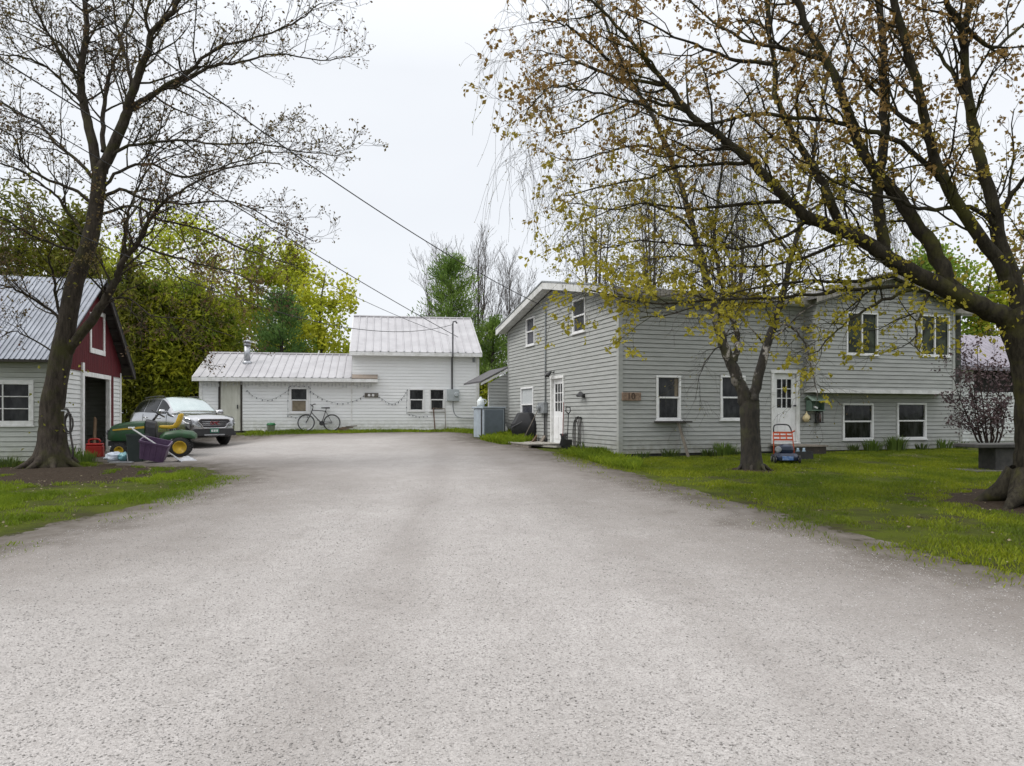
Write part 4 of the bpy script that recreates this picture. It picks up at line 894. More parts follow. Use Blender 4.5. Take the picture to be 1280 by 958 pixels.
m = MB(); m.box(2.312, 2.325, -.155, .155, .425, .575); pl = m.build('number_plate', M('plate_green', (.03, .16, .10), (.02, .12, .08), 4, .4), car)
m = MB()
for y in (-.10, -.06, .0, .05, .10): m.box(2.326, 2.329, y - .014, y + .014, .45, .53)
m.build('plate_marks', M('lamp_white'), pl)
for x in (1.37, -1.36):
    for sd_ in (1, -1):
        m = MB(); m.lathe([(.40, -.02), (.405, .10), (.36, .135), (.30, .12)], (x, sd_ * .80, .37), 28, 'y', Matrix.Scale(sd_, 4, (0, 1, 0)) if sd_ < 0 else None); m.build('wheel_arch', M('car_cladding'), car, smooth=R(40))
        wv = Matrix.Scale(sd_, 4, (0, 1, 0))
        m = MB(); m.lathe([(.22, -.11), (.34, -.11), (.365, -.07), (.365, .07), (.34, .11), (.245, .115), (.24, .06)], (x, sd_ * .835, .365), 30, 'y', wv, cap=False); wt = m.build('wheel', M('tyre_rubber', (.018, .018, .018), (.03, .028, .026), 30, .85), car, smooth=R(40))
        m = MB(); m.lathe([(.245, .03), (.24, .10), (.215, .105), (.20, .04), (.0, .03)], (x, sd_ * .835, .365), 24, 'y', wv)
        for k in range(5):
            a = 2 * math.pi * k / 5 + .3; c_, s_ = math.cos(a), math.sin(a); m.beam((x + .03 * c_, sd_ * .925, .365 + .03 * s_), (x + .225 * c_, sd_ * .93, .365 + .225 * s_), .055, .03, (0, 1, 0))
        m.lathe([(.05, .08), (.05, .105), (0, .11)], (x, sd_ * .835, .365), 12, 'y', wv); m.build('rim', M('alloy', (.40, .40, .42), (.3, .3, .32), 8, .3, .8), wt)

# ---- ride-on mower: x = front (to the left in the photo)
tx, ty = -9.31, 19.14
tr = thing('ride_on_mower', 'green ride on lawn mower with yellow seat and yellow wheel rims outside the barn door', 'lawn mower', (tx, ty, gz(tx, ty)), R(200))
mg = M('mower_green', (.014, .075, .022), (.022, .055, .022), 9, .42); my = M('mower_yellow', (.56, .36, .012), (.40, .26, .02), 9, .45); mk = M('black_plastic')
def hood_ring(x, w, zb, zt): return [(x, -w, zb), (x, -w, zb + (zt - zb) * .65), (x, -w * .86, zt - .05), (x, -w * .5, zt), (x, w * .5, zt), (x, w * .86, zt - .05), (x, w, zb + (zt - zb) * .65), (x, w, zb)]
m = MB(); m.loft([hood_ring(.15, .27, .42, .93), hood_ring(.45, .275, .42, .92), hood_ring(.75, .27, .42, .87), hood_ring(.92, .25, .43, .80), hood_ring(.99, .21, .45, .70)]); hd = m.build('hood', mg, tr, smooth=R(35), bevel=.015)
m = MB()
for sd_ in (-1, 1): m.prism([(.16, sd_ * .277, .80), (.88, sd_ * .272, .72), (.88, sd_ * .272, .685), (.16, sd_ * .277, .745)], (0, sd_ * .004, 0))
m.build('stripe', my, hd)
m = MB(); m.prism([(.965, -.19, .47), (.965, .19, .47), (.965, .19, .70), (.965, -.19, .70)], (.045, 0, 0)); gl_ = m.build('grille', mk, tr, bevel=.01)
m = MB()
for y in (-.13, .13): m.lathe([(.055, 0), (.055, .03), (.0, .04)], (1.0, y, .64), 12, 'x')
m.build('headlight', M('headlight_glass'), gl_)
m = MB(); m.box(-.78, 1.0, -.14, .14, .30, .42); m.build('chassis', mk, tr)
m = MB(); m.loft([hood_ring(-.10, .30, .42, .92), hood_ring(.14, .29, .42, .98)]); m.build('dashboard', mk, tr, bevel=.02)
m = MB(); m.tube([(.02, 0, .9), (-.13, 0, 1.10)], [.03, .025], 8); m.torus((0, 0, 0), .17, .016, 'z')
o_ = len(m.v) - 28 * 8; T_ = Matrix.Translation((-.14, 0, 1.12)) @ Matrix.Rotation(R(-32), 4, 'Y')
for i in range(o_, len(m.v)): m.v[i] = tuple(T_ @ Vector(m.v[i]))
for a in (0, 120, 240): m.tube([T_ @ Vector((0, 0, -.02)), T_ @ Vector((.17 * math.cos(R(a)), .17 * math.sin(R(a)), 0))], .013, 6)
m.build('steering_wheel', mk, tr, smooth=True)
m = MB(); m.box(-.22, .22, -.46, .46, .27, .31); m.build('footrest', mk, tr)
m = MB(); m.loft([[(x, y, z) for y, z in ((-w, z0), (-w, z1 - .08), (-w * .8, z1), (w * .8, z1), (w, z1 - .08), (w, z0))] for x, w, z0, z1 in ((-.20, .40, .42, .55), (-.34, .46, .44, .66), (-.65, .47, .50, .70), (-.95, .46, .48, .66), (-1.05, .42, .46, .58))]); m.build('rear_fender', mg, tr, smooth=R(35), bevel=.02)
# yellow high-backed seat
prof = [(.30, .74), (.05, .72), (-.10, .75), (-.17, .86), (-.24, 1.10), (-.20, 1.13), (-.13, 1.10), (-.06, .90), (0, .83), (.12, .81), (.30, .82), (.34, .78)]
m = MB(); m.loft([[(-.50 + px_ * 1.0, y, z) for px_, z in prof] for y in (-.24, -.21, 0, .21, .24)]); m.build('seat', my, tr, smooth=R(45), bevel=.03)
for (x, r, w, rr, yy_) in ((-.68, .255, .11, .16, .40), (.72, .19, .075, .10, .36)):
    for sd_ in (-1, 1):
        wv = Matrix.Scale(sd_, 4, (0, 1, 0)); m = MB(); m.lathe([(rr, -w), (r * .93, -w), (r, -w * .6), (r, w * .6), (r * .93, w), (rr + .01, w)], (x, sd_ * yy_, r), 26, 'y', wv, cap=False)
        for k in range(22):
            a = 2 * math.pi * k / 22
            for q in (-1, 1): m.beam((x + r * math.cos(a), sd_ * yy_ + q * w * .1, r + r * math.sin(a)), (x + r * math.cos(a + .16), sd_ * yy_ + q * w * .9, r + r * math.sin(a + .16)), .03, .02, (math.cos(a), 0, math.sin(a)))
        wt = m.build('wheel', M('tyre_rubber'), tr, smooth=R(40))
        m = MB(); m.lathe([(rr + .012, w * .9), (rr, w * 1.05), (rr - .02, w * .9), (rr - .04, w * .5), (.04, w * .45), (.035, w * .8), (0, w * .85)], (x, sd_ * yy_, r), 22, 'y', wv); m.build('rim', my, wt, smooth=R(40))
m = MB(); m.loft([[(x, y, z) for x, z in ((-.05 - w, .13), (-.05 - w * .9, .25), (-.05 + w * .9, .25), (-.05 + w, .13))] for y, w in ((-.55, .18), (-.40, .36), (.40, .36), (.55, .18))]); m.build('mower_deck', mg, tr, bevel=.02)
# ---- things heaped by the mower
g = Vector((-10.72, 19.0, 0)); gc = thing('petrol_can', 'red plastic petrol can standing in the barn doorway', 'petrol can', (g.x, g.y, gz(g.x, g.y)), R(20))
mr = M('can_red', (.45, .018, .012), (.36, .014, .01), 4, .4); m = MB(); m.box(-.20, .20, -.13, .13, .0, .30); m.prism([(-.20, -.13, .302), (.20, -.13, .302), (.20, .13, .302), (-.20, .13, .302)], (.0, 0, .06)); m.build('tank', mr, gc, bevel=.035, segs=3)
m = MB(); m.tube(catmull([(-.14, 0, .35), (-.13, 0, .45), (0, 0, .47), (.10, 0, .45), (.13, 0, .35)], 4), .022, 8); m.build('handle', mr, gc, smooth=True)
m = MB(); m.tube([(.15, 0, .36), (.17, 0, .42)], [.035, .03], 10); m.tube([(.17, 0, .42), (.25, 0, .55)], [.016, .012], 8); m.build('spout', M('black_plastic'), gc)
def tote(name, label, cat, loc, rot, w, d, h, mat, flare=.82, ribs=True, wall=.012):
    t = thing(name, label, cat, loc); t.rotation_euler = rot
    rr = lambda s_, z: [(x * w / 2 * s_, y * d / 2 * s_, z) for x, y in ((-1, -.9), (-.9, -1), (.9, -1), (1, -.9), (1, .9), (.9, 1), (-.9, 1), (-1, .9))]
    m = MB(); m.loft([rr(flare, 0), rr(1, h), rr(1 - .04, h), rr(flare - .05, .02)], cap=True)
    if ribs:
        for x in (-.3, -.1, .1, .3): m.prism([(x * w - .015, -d / 2 * (flare + .015), .03), (x * w + .015, -d / 2 * (flare + .015), .03), (x * w + .015, -d / 2 * (1.0), h - .05), (x * w - .015, -d / 2 * 1.0, h - .05)], (0, -.01, 0))
    m.build('tub', mat, t, bevel=.006)
    m = MB(); a, b_ = rr(1.05, h), rr(.97, h); m.loft([rr(1.05, h - .035), rr(1.05, h + .012), rr(.96, h + .012), rr(.96, h - .03)], cap=False); m.build('rim', mat, t); return t
g = G(191, 579); tote('purple_tub', 'purple ribbed plastic storage tub tipped towards the viewer in front of the mower', 'storage tub', (g.x, g.y, gz(g.x, g.y) + .10), (R(14), R(13), R(14)), .62, .42, .44, M('tub_purple', (.10, .058, .115), (.07, .038, .085), 5, .5))
g = G(169, 578); tote('black_bin', 'tall dark green black plastic bin beside the purple tub', 'bin', (g.x, g.y + .1, gz(g.x, g.y)), (0, 0, R(10)), .40, .36, .66, M('bin_dark', (.012, .022, .020), (.02, .03, .028), 5, .5), .85, False)
g = G(144, 578); t = thing('plastic_bag', 'crumpled pale blue and white plastic bag on the ground by the dark bin', 'bag', (g.x, g.y + .1, gz(g.x, g.y) + .01), R(8))
def blob(m, c, rx, ry, rz_, seed, amp=.25, n=14, k=18):
    vs = []; fs = []
    for i in range(n + 1):
        th = math.pi * i / n
        for j in range(k):
            ph = 2 * math.pi * j / k; d = Vector((math.sin(th) * math.cos(ph), math.sin(th) * math.sin(ph), math.cos(th))); q = 1 + amp * noise.noise(d * 2.1 + Vector((seed, 0, 0))) + amp * .5 * noise.noise(d * 5 + Vector((seed, 3, 0)))
            vs.append((c[0] + d.x * rx * q, c[1] + d.y * ry * q, max(c[2] + d.z * rz_ * q, 0)))
    for i in range(n):
        for j in range(k): fs.append((i * k + j, i * k + (j + 1) % k, (i + 1) * k + (j + 1) % k, (i + 1) * k + j))
    m.add(vs, fs)
m = MB(); blob(m, (-.10, 0, .10), .20, .15, .12, 3, .5); m.build('bag', M('bag_pale', (.50, .56, .66), (.66, .70, .76), 7, .35), t, smooth=True)
m = MB(); blob(m, (.15, -.02, .10), .13, .12, .12, 8, .4); m.build('fold', M('bag_teal', (.20, .42, .46), (.10, .24, .28), 7, .4), t, smooth=True)
g = G(152, 580); t = thing('metal_tray', 'flat grey metal strip lying in the grass before the dark bin', 'metal strip', (g.x, g.y, gz(g.x, g.y) + .03), R(4)); m = MB(); m.box(-.26, .26, -.05, .05, 0, .02); m.box(-.26, .26, -.05, -.04, .02, .035); tp = m.build('tray', M('galvanised'), t)
m = MB(); m.tube([(.14, 0, .02), (.12, .0, .2)], .01, 6); m.build('upright', M('galvanised'), t)
# snow shovel leaning on the heap
a = P3(165, 536, 16.75); b_ = GP(224, 577) + Vector((0, .0, .05)); t = thing('snow_shovel', 'snow shovel with grey scoop and white shaft lying aslant across the purple tub', 'shovel', tuple(b_)); a = a - b_
m = MB(); m.tube([a, (0, 0, 0)], .018, 8); m.tube([a + Vector((-.06, -.05, .02)), a + Vector((.03, .06, .02))], .018, 8); m.build('shaft', M('white_vinyl'), t, smooth=True)
m = MB(); rows = []
for i, (s_, dz, w) in enumerate(((0, .0, .10), (.06, .02, .19), (.22, -.01, .21), (.42, -.045, .21))):
    rows.append([(s_ * 1.0 + dxx, y * w, dz + .06 * abs(y) ** 3 + .0) for y, dxx in zip(np.linspace(-1, 1, 9), [-.0] * 9)])
vs = [p for r_ in rows for p in r_]; m.add(vs, [(i * 9 + j, i * 9 + j + 1, (i + 1) * 9 + j + 1, (i + 1) * 9 + j) for i in range(3) for j in range(8)])
o_ = m.build('scoop', M('scoop_grey', (.42, .43, .46), (.34, .35, .37), 6, .45), t, smooth=True); o_.rotation_euler = (0, R(6), R(-35)); sm = o_.modifiers.new('thick', 'SOLIDIFY'); sm.thickness = .012
m = MB(); m.tube([(-.02, .01, .01), (.06, -.035, -.02)], .028, 8); m.build('socket', M('black_plastic'), t)
# board leaning inside the barn door
a = B.world(-.25, dv1 - .45, .52); t = thing('leaning_board', 'brown board leaning inside the barn doorway behind the petrol can', 'board', tuple(a), B.a); m = MB(); m.beam((0, 0, 0), (-.05, .32, 1.0), .22, .03, (1, 0, 0)); m.build('board', M('brown_wood'), t); 
# hose and strap hung on the maple
g = G(84, 574); t = thing('hung_hose', 'coil of dark rubber hose hanging off the right side of the maple trunk', 'hose', (P3(83, 519, 16.15).x, 16.15, gz(g.x, 16.15))); m = MB()
zc = 1.6 - gz(g.x, 16.15)
for k in range(2): m.tube(catmull([(.06 + .085 * math.cos(a_) * (1 + .08 * k), -.02 * k, zc - .18 + (.19 + .04 * k) * math.sin(a_)) for a_ in np.linspace(.9, 6.9, 9)], 3), .017, 6)
m.tube(catmull([(-.06, 0, zc + .10), (.03, -.03, zc + .13), (.08, 0, zc - .05), (.10, -.02, zc - .4), (.16, -.03, zc - .75), (.13, 0, zc - .95)], 4), .022, 6); m.build('coil', M('hose_dark', (.025, .022, .02), (.05, .04, .035), 9, .6), t, smooth=True)
m = MB(); m.box(-.10, .04, -.03, 0, zc + .085, zc + .11); m.build('hook', M('galvanised'), t)

# ---- bicycle against the outbuilding
bu, _ = Wt.front(399.5, 541); p = Wt.world(bu, -.30); bk = thing('bicycle', 'black bicycle with dark saddle leaning against the white clapboard wing', 'bicycle', (p.x, p.y, gz(p.x, p.y) + .05), Wt.a)
mkb = M('bike_black', (.012, .012, .014), (.02, .02, .02), 9, .35); T = Matrix.Rotation(R(-8), 4, 'X'); wr = .335; fx, rx = -.50, .50; V_ = lambda x, z, y=0: T @ Vector((x, y, z))
bb, st_, hd_, hl_ = V_(.10, .30), V_(.25, .80), V_(-.27, .86), V_(-.30, .74)
m = MB()
for a, b_, r_ in ((st_, V_(-.27, .84), .016), (bb, hl_, .019), (bb, st_, .016), (V_(-.26, .90), hl_, .020), (bb, V_(rx, wr, .05), .010), (bb, V_(rx, wr, -.05), .010), (st_, V_(rx, wr, .05), .009), (st_, V_(rx, wr, -.05), .009), (st_, V_(.275, .90), .014)): m.tube([a, b_], r_, 7)
m.build('frame', mkb, bk, smooth=True)
m = MB()
for y in (-.05, .05): m.tube([hl_, V_(-.36, .60, y), V_(-.42, .50, y), V_(fx, wr, y)], [.014, .013, .012, .010], 6)
m.build('fork', mkb, bk, smooth=True)
m = MB(); m.tube([V_(-.26, .90), V_(-.24, .98), V_(-.30, 1.02)], .013, 6); m.tube(catmull([V_(-.18, 1.03, -.30), V_(-.24, 1.03, -.18), V_(-.31, 1.03, 0), V_(-.24, 1.03, .18), V_(-.18, 1.03, .30)], 4), .014, 6); m.tube([V_(-.20, 1.03, -.30), V_(-.12, 1.03, -.34)], .02, 6); m.tube([V_(-.20, 1.03, .30), V_(-.12, 1.03, .34)], .02, 6); m.build('handlebar', mkb, bk, smooth=True)
m = MB(); m.loft([[V_(x, z + .91, y) for y, z in ((-w, 0), (-w * .7, .045), (w * .7, .045), (w, 0))] for x, w in ((.08, .025), (.18, .045), (.30, .09), (.40, .08), (.42, .05))]); m.build('saddle', mkb, bk, bevel=.01, smooth=True)
for x in (fx, rx):
    m = MB(); m.torus((0, 0, 0), wr - .018, .020, 'y', 36, 8); m.v = [tuple(V_(v[0] + x, v[2] + wr, v[1])) for v in m.v]; w_ = m.build('wheel', M('tyre_rubber'), bk, smooth=True)
    m = MB(); m.torus((0, 0, 0), wr - .042, .010, 'y', 36, 6)
    m.tube([(0, -.05, 0), (0, .05, 0)], .02, 8)
    for k in range(18):
        a = 2 * math.pi * k / 18; m.tube([(.018 * math.cos(a + 1), .02 * (-1) ** k, .018 * math.sin(a + 1)), ((wr - .045) * math.cos(a), 0, (wr - .045) * math.sin(a))], .0018, 3)
    m.v = [tuple(V_(v[0] + x, v[2] + wr, v[1])) for v in m.v]; m.build('spokes', M('galvanised'), w_)
m = MB(); m.lathe([(.085, -.006), (.09, 0), (.085, .006)], (0, 0, 0), 20, 'y'); m.v = [tuple(V_(v[0] + .10, v[2] + .30, v[1] - .05)) for v in m.v]
for s_ in (-1, 1): m.tube([V_(.10, .30, s_ * .06), V_(.10 + s_ * .12, .30 - s_ * .12, s_ * .08)], .010, 6); p_ = V_(.10 + s_ * .12, .30 - s_ * .12, s_ * .12); m.box(p_.x - .045, p_.x + .045, p_.y - .04, p_.y + .04, p_.z - .012, p_.z + .012)
for dz in (-.08, .07): m.tube([V_(.10, .30 + dz, -.05), V_(rx, wr + dz * .5, -.05)], .006, 4)
m.build('crankset', mkb, bk)
# ---- bucket with green lid
u, _ = Wt.front(340.5, 541); p = Wt.world(u, -.35); t = thing('lidded_bucket', 'white plastic bucket with green lid at the foot of the white wing wall', 'bucket', (p.x, p.y, gz(p.x, p.y) + .02))
m = MB(); m.lathe([(0, 0), (.13, 0), (.155, .27), (.165, .27), (.165, .29)], (0, 0, 0), 20); m.build('pail', M('bucket_white', (.70, .74, .74), (.6, .64, .64), 5, .45), t, smooth=R(40))
m = MB(); m.lathe([(.17, .275), (.172, .31), (.13, .37), (.0, .38)], (0, 0, 0), 20); m.build('lid', M('lid_green', (.02, .16, .05), (.015, .11, .04), 5, .45), t, smooth=R(40))
u, _ = Wt.front(331.5, 541); p = Wt.world(u, -.33); t = thing('stone_block', 'small pale stone block left of the lidded bucket', 'stone', (p.x, p.y, gz(p.x, p.y) + .0)); m = MB(); blob(m, (0, 0, .05), .12, .08, .08, 2, .3, 8, 10); m.build('stone', M('pale_stone', (.48, .47, .43), (.36, .35, .31), 9, .9, bmp=.3), t)
# old screen frame leaning under the paired windows
u, _ = Wt.front(549, 545); p = Wt.world(u, -.30); t = thing('old_frame', 'bare wooden window frame leaning under the right hand paired window', 'frame', (p.x, p.y, gz(p.x, p.y) + .02), Wt.a); T = Matrix.Rotation(R(-12), 4, 'X')
m = MB(); c4 = [T @ Vector(q) for q in ((-.19, 0, 0), (.25, 0, .02), (.23, 0, .92), (-.25, 0, .95))]; m.beam(c4[0], c4[3], .05, .03, (0, 1, 0)); m.build('stile', M('rusty_brown', (.12, .07, .05), (.08, .05, .04), 9, .9), t)
m = MB(); m.beam(c4[1], c4[2], .025, .025, (0, 1, 0)); m.beam(c4[2], c4[3], .03, .025, (0, 1, 0)); m.beam(c4[0], c4[1], .03, .025, (0, 1, 0)); m.build('rail', M('old_wood'), t)
# low log heap by the bicycle
u, _ = Wt.front(432, 541); p = Wt.world(u, -.25); t = thing('scrap_wood', 'low heap of grey sticks and boards to the right of the bicycle', 'wood pile', (p.x, p.y, gz(p.x, p.y) + .03), Wt.a)
for k in range(6):
    m = MB(); x = random.uniform(-.25, .25); m.beam((x - .2, random.uniform(-.1, .05), .03 + .03 * k), (x + .25, random.uniform(-.1, .05), .02 + .03 * k + random.uniform(-.02, .05)), .06, .04); m.build('stick', M('old_wood') if k % 2 else M('brown_wood'), t)
# ---- grey cabinet with jug
g = G(609, 549.5); t = thing('storage_cabinet', 'pale blue grey storage cabinet with dark front at the far corner of the grey house', 'cabinet', (g.x + .05, g.y + .35, gz(g.x, g.y)), R(28)); mcb = M('cabinet_grey', (.36, .41, .45), (.28, .32, .36), 4, .55); w, d, h = .42, .42, 1.07
m = MB(); m.box(-w, w, -d, d, .02, h); m.build('carcass', mcb, t, bevel=.015)
m = MB(); m.box(-w - .05, w + .05, -d - .05, d + .05, h + .002, h + .06); m.build('lid', mcb, t, bevel=.015)
m = MB(); m.box(-w + .05, w - .05, -d - .015, -d - .001, .08, h - .06); m.build('dark_panel', M('cabinet_dark', (.15, .18, .21), (.12, .145, .17), 4, .5), t, bevel=.005)  # panel coloured darker than the carcass, over its front face
m = MB(); m.box(-w - .015, -w - .001, -d + .10, -d + .2, .05, h - .03); m.box(w + .001, w + .03, -d, -d + .06, .0, h); m.build('stile', M('black_plastic'), t)
lc = t.location.copy()
t = thing('plastic_jug', 'white plastic jug standing on the storage cabinet lid', 'jug', (lc.x - .30, lc.y + .02, lc.z + h + .062)); m = MB(); m.lathe([(0, 0), (.13, 0), (.135, .10), (.14, .20), (.10, .27), (.05, .31), (.045, .35), (0, .35)], (0, 0, 0), 16); m.build('jug', M('bucket_white'), t, smooth=R(40)); m = MB(); m.tube(catmull([(.12, 0, .10), (.19, 0, .14), (.19, 0, .24), (.08, 0, .28)], 3), .016, 6); m.build('handle', M('bucket_white'), t, smooth=True)
m = MB(); m.tube([(0, 0, .35), (0, 0, .385)], .04, 12); m.build('cap', M('galvanised'), t)
# ---- covered grill
g = G(657, 553.5); t = thing('covered_grill', 'barbecue grill under a black fabric cover beside the gable door', 'grill', (g.x, g.y + .25, gz(g.x, g.y)), S.a - R(90) + R(60))
def ring8(w, d, z, ox=0, c=.12): return [(ox + x, y, z) for x, y in ((-w + c, -d), (w - c, -d), (w, -d + c), (w, d - c), (w - c, d), (-w + c, d), (-w, d - c), (-w, -d + c))]
m = MB(); m.loft([ring8(.43, .28, .08), ring8(.43, .29, .30), ring8(.45, .31, .36), ring8(.47, .32, .62), ring8(.40, .31, .70), ring8(.27, .24, .98), ring8(.22, .18, 1.01)])
for i, v in enumerate(m.v):
    q = noise.noise(Vector(v) * 3) * .012; m.v[i] = (v[0] + q, v[1] + q, v[2])
m.build('cover', M('cover_black', (.010, .010, .012), (.018, .018, .02), 7, .6, bmp=.3), t, bevel=.012, smooth=R(20))
m = MB()
for x in (-.36, .36):
    for y in (-.22, .22): m.beam((x, y, 0), (x, y, .1), .04, .04)
m.build('leg', M('black_metal'), t)
m = MB(); m.lathe([(.0, -.02), (.085, -.02), (.085, .02), (0, .02)], (.34, -.30, .085), 14, 'y'); m.build('wheel', M('wheel_grey', (.10, .10, .10), (.07, .07, .07), 9, .7), t)
m = MB(); m.tube([(-.42, -.33, .50), (-.05, -.36, .70)], .014, 6); m.build('cover_strap', M('strap_grey', (.10, .10, .11), (.07, .07, .07), 9, .7), t)
# clutter beside the grill
p = S.world(-.35, S.side(641, 0)[0]); t = thing('gas_bottle', 'white gas bottle half hidden behind the covered grill', 'gas bottle', (p.x, p.y, gz(p.x, p.y))); m = MB(); m.lathe([(.10, 0), (.15, .03), (.155, .28), (.11, .38), (.04, .41), (0, .42)], (0, 0, 0), 18); m.build('bottle', M('white_trim'), t, smooth=R(40)); m = MB(); m.torus((0, 0, .46), .07, .012, 'z', 16, 6); m.tube([(-.07, 0, .36), (-.07, 0, .46)], .012, 6); m.tube([(.07, 0, .36), (.07, 0, .46)], .012, 6); m.build('collar', M('white_trim'), t)
va, za = S.side(677, 508); vb, _ = S.side(671, 550); a = S.world(-.06, va, za); b_ = S.world(-.5, vb); b_.z = gz(b_.x, b_.y)
t = thing('garden_rake', 'rake with long wooden handle leaning on the wall between grill and meter', 'rake', tuple(b_)); a = a - b_; m = MB(); m.tube([a, (0, 0, .08)], .014, 6); m.build('handle', M('old_wood'), t); m = MB(); m.beam((-.18, 0, .08), (.18, 0, .08), .025, .025)
for k in range(9): m.tube([(-.17 + k * .0425, 0, .08), (-.17 + k * .0425, -.05, .0)], .006, 4)
m.build('head', M('black_metal'), t)
for i, (x0, x1, y0, y1, lab, mt_) in enumerate(((665, 673, 555, 547, 'pale split board lying against the wall left of its partner near the gable door', 'brown_wood'), (675, 683, 555, 545, 'wide grey board propped against the wall under the meter pipes', 'old_wood'))):
    a = GP(x0, y0 + 1); v, z = S.side(x1, y1); b_ = S.world(-.06, v, z); t = thing('propped_board', lab, 'board', tuple(a)); m = MB(); m.beam((0, 0, .02), b_ - a, .20 + .06 * i, .035, (1, .3, 0)); m.build('plank', M(mt_), t)
# plank step at the gable door
va, vb = S.side(703, 0)[0], S.side(672, 0)[0]; z = dr[2] - .06
t = thing('door_platform', 'low grey plank platform in front of the white gable door', 'doorstep', S.world(-.6, (va + vb) / 2, gz(*S.world(-.6, (va + vb) / 2)[:2])), S.a); w = (vb - va) / 2 + .15; h = max(.10, z - t.location.z)
m = MB()
for i in range(6): m.box(-.55 + i * .19, -.55 + i * .19 + .18, -w, w, h - .035, h)
m.build('planks', M('pale_plank', (.36, .34, .30), (.26, .245, .21), 8, .85, bmp=.3, sx=(3, .3, 1)), t)
m = MB(); m.box(-.53, -.45, -w + .05, w - .05, -.08, h - .037); m.box(.45, .53, -w + .05, w - .05, -.08, h - .037); m.build('bearer', M('old_wood'), t)
g = G(652, 558.5); t = thing('loose_plank', 'long weathered plank lying flat on the gravel edge by the door platform', 'plank', (g.x + .5, g.y - .35, gz(g.x, g.y) + .02), R(-52)); m = MB(); m.box(-.95, .95, -.09, .09, 0, .045); m.build('plank', M('pale_plank'), t)
# black bin, spade, hose reel and stick by the door
g = G(714, 560.5); t = tote('black_bucket', 'square black plastic bucket standing by the gable door', 'bucket', (g.x, g.y + .25, gz(g.x, g.y)), (0, 0, S.a + .2), .48, .44, .42, M('black_plastic'), .85, False)
p = S.world(-.12, S.side(718, 0)[0] + .05); zb_ = gz(p.x, p.y); t = thing('snow_spade', 'black shovel with D grip handle standing upright in the corner behind the black bucket', 'shovel', (p.x - .08, p.y - .08, zb_)); m = MB(); m.tube([(0, 0, .3), (.03, .02, 1.05)], .016, 6); m.build('shaft', M('black_metal'), t); m = MB(); m.tube([(.03, .02, 1.05), (-.05, -.03, 1.12), (-.04, -.03, 1.24), (.08, .06, 1.24), (.09, .06, 1.12), (.03, .02, 1.05)], .016, 6); m.build('grip', M('black_plastic'), t); m = MB(); m.loft([[(-.13, .02, 0), (.13, .02, 0), (.13, .035, 0), (-.13, .035, 0)], [(-.14, -.02, .30), (.14, -.02, .30), (.14, -.005, .30), (-.14, -.005, .30)]]); m.build('blade', M('black_plastic'), t)
v, z = S.side(727, 523); t = thing('garden_hose', 'dark garden hose looped on a hook right of the gable door', 'hose', S.world(-.06, v, gz(*S.world(0, v)[:2])), S.a); zz_ = z - t.location.z; m = MB()
for k in range(3): m.tube(catmull([(-.05 - .03 * k, .20 * math.cos(a_) + .02 * k, zz_ - .45 + (.5 - .04 * k) * math.sin(a_)) for a_ in np.linspace(math.pi / 2, math.pi / 2 + 6.283, 13)], 3), .014, 6)
m.tube(catmull([(-.08, -.1, zz_ - .9), (-.1, -.35, .1), (-.2, -.6, .06), (-.3, -.9, .05)], 4), .013, 6); m.build('loops', M('hose_dark'), t, smooth=True); m = MB(); m.box(-.12, .03, -.06, .06, zz_ - .02, zz_ + .04); m.build('hook', M('black_metal'), t)
p = S.world(-.05, S.side(707.5, 0)[0]); t = thing('red_handled_broom', 'thin broom with faded red handle standing by the right jamb of the gable door', 'broom', (p.x - .06, p.y - .1, gz(p.x, p.y) + .06)); m = MB(); m.tube([(0, 0, .3), (.03, .03, 1.32)], .013, 6); m.build('handle', M('faded_red', (.28, .09, .08), (.2, .06, .06), 7, .6), t); m = MB(); m.loft([[(-.11, -.03, 0), (.11, -.03, 0), (.11, .03, 0), (-.11, .03, 0)], [(-.03, -.02, .32), (.03, -.02, .32), (.03, .02, .32), (-.03, .02, .32)]]); m.build('bristles', M('black_plastic'), t)
# ---- front door step and push mower
ua, ub_ = fd[0] - .06, fd[1] + .18; p = S.world((ua + ub_) / 2, -.5); t = thing('door_step', 'weathered wooden step below the white front door', 'doorstep', (p.x, p.y, gz(p.x, p.y)), S.a); w = (ub_ - ua) / 2; h = fd[2] - .06 - t.location.z
m = MB()
for i in range(5): m.box(-w, w, -.45 + i * .185, -.45 + i * .185 + .175, h - .04, h)
m.build('tread', M('old_wood'), t)
m = MB(); m.box(-w + .05, w - .05, -.42, -.38, 0, h - .042); m.box(-w + .05, -w + .09, -.37, .44, 0, h - .042); m.box(w - .09, w - .05, -.37, .44, 0, h - .042); m.build('side_board', M('dark_plank'), t)
g = G(987, 580); t = thing('push_mower', 'dark blue push lawn mower with black hoop handle and orange crossbars before the front door', 'lawn mower', (g.x, g.y + .25, gz(g.x, g.y)), R(-12)); mo = M('mower_orange', (.50, .075, .02), (.40, .06, .015), 6, .45); mb = M('mower_blue', (.02, .03, .06), (.014, .02, .04), 6, .35)
m = MB(); m.loft([ring8(.25, .33, .07, 0, .08), ring8(.26, .34, .16, 0, .08), ring8(.21, .28, .24, 0, .08)]); m.build('deck', mb, t, bevel=.02)
m = MB(); m.loft([ring8(.15, .16, .24, 0, .05), ring8(.17, .18, .32, 0, .06), ring8(.16, .17, .40, 0, .06), ring8(.08, .09, .45, 0, .03)]); en_ = m.build('engine', mb, t, bevel=.02); m = MB(); m.lathe([(.075, 0), (.075, .03), (.05, .035)], (-.19, -.14, .33), 14, 'y', Matrix.Scale(-1, 4, (0, 1, 0))); m.build('recoil_cap', M('galvanised'), en_)
m = MB(); m.box(-.12, .12, -.36, -.345, .09, .18); m.build('sticker', M('sticker_blue', (.05, .14, .38), (.25, .34, .5), 18, .4), t)
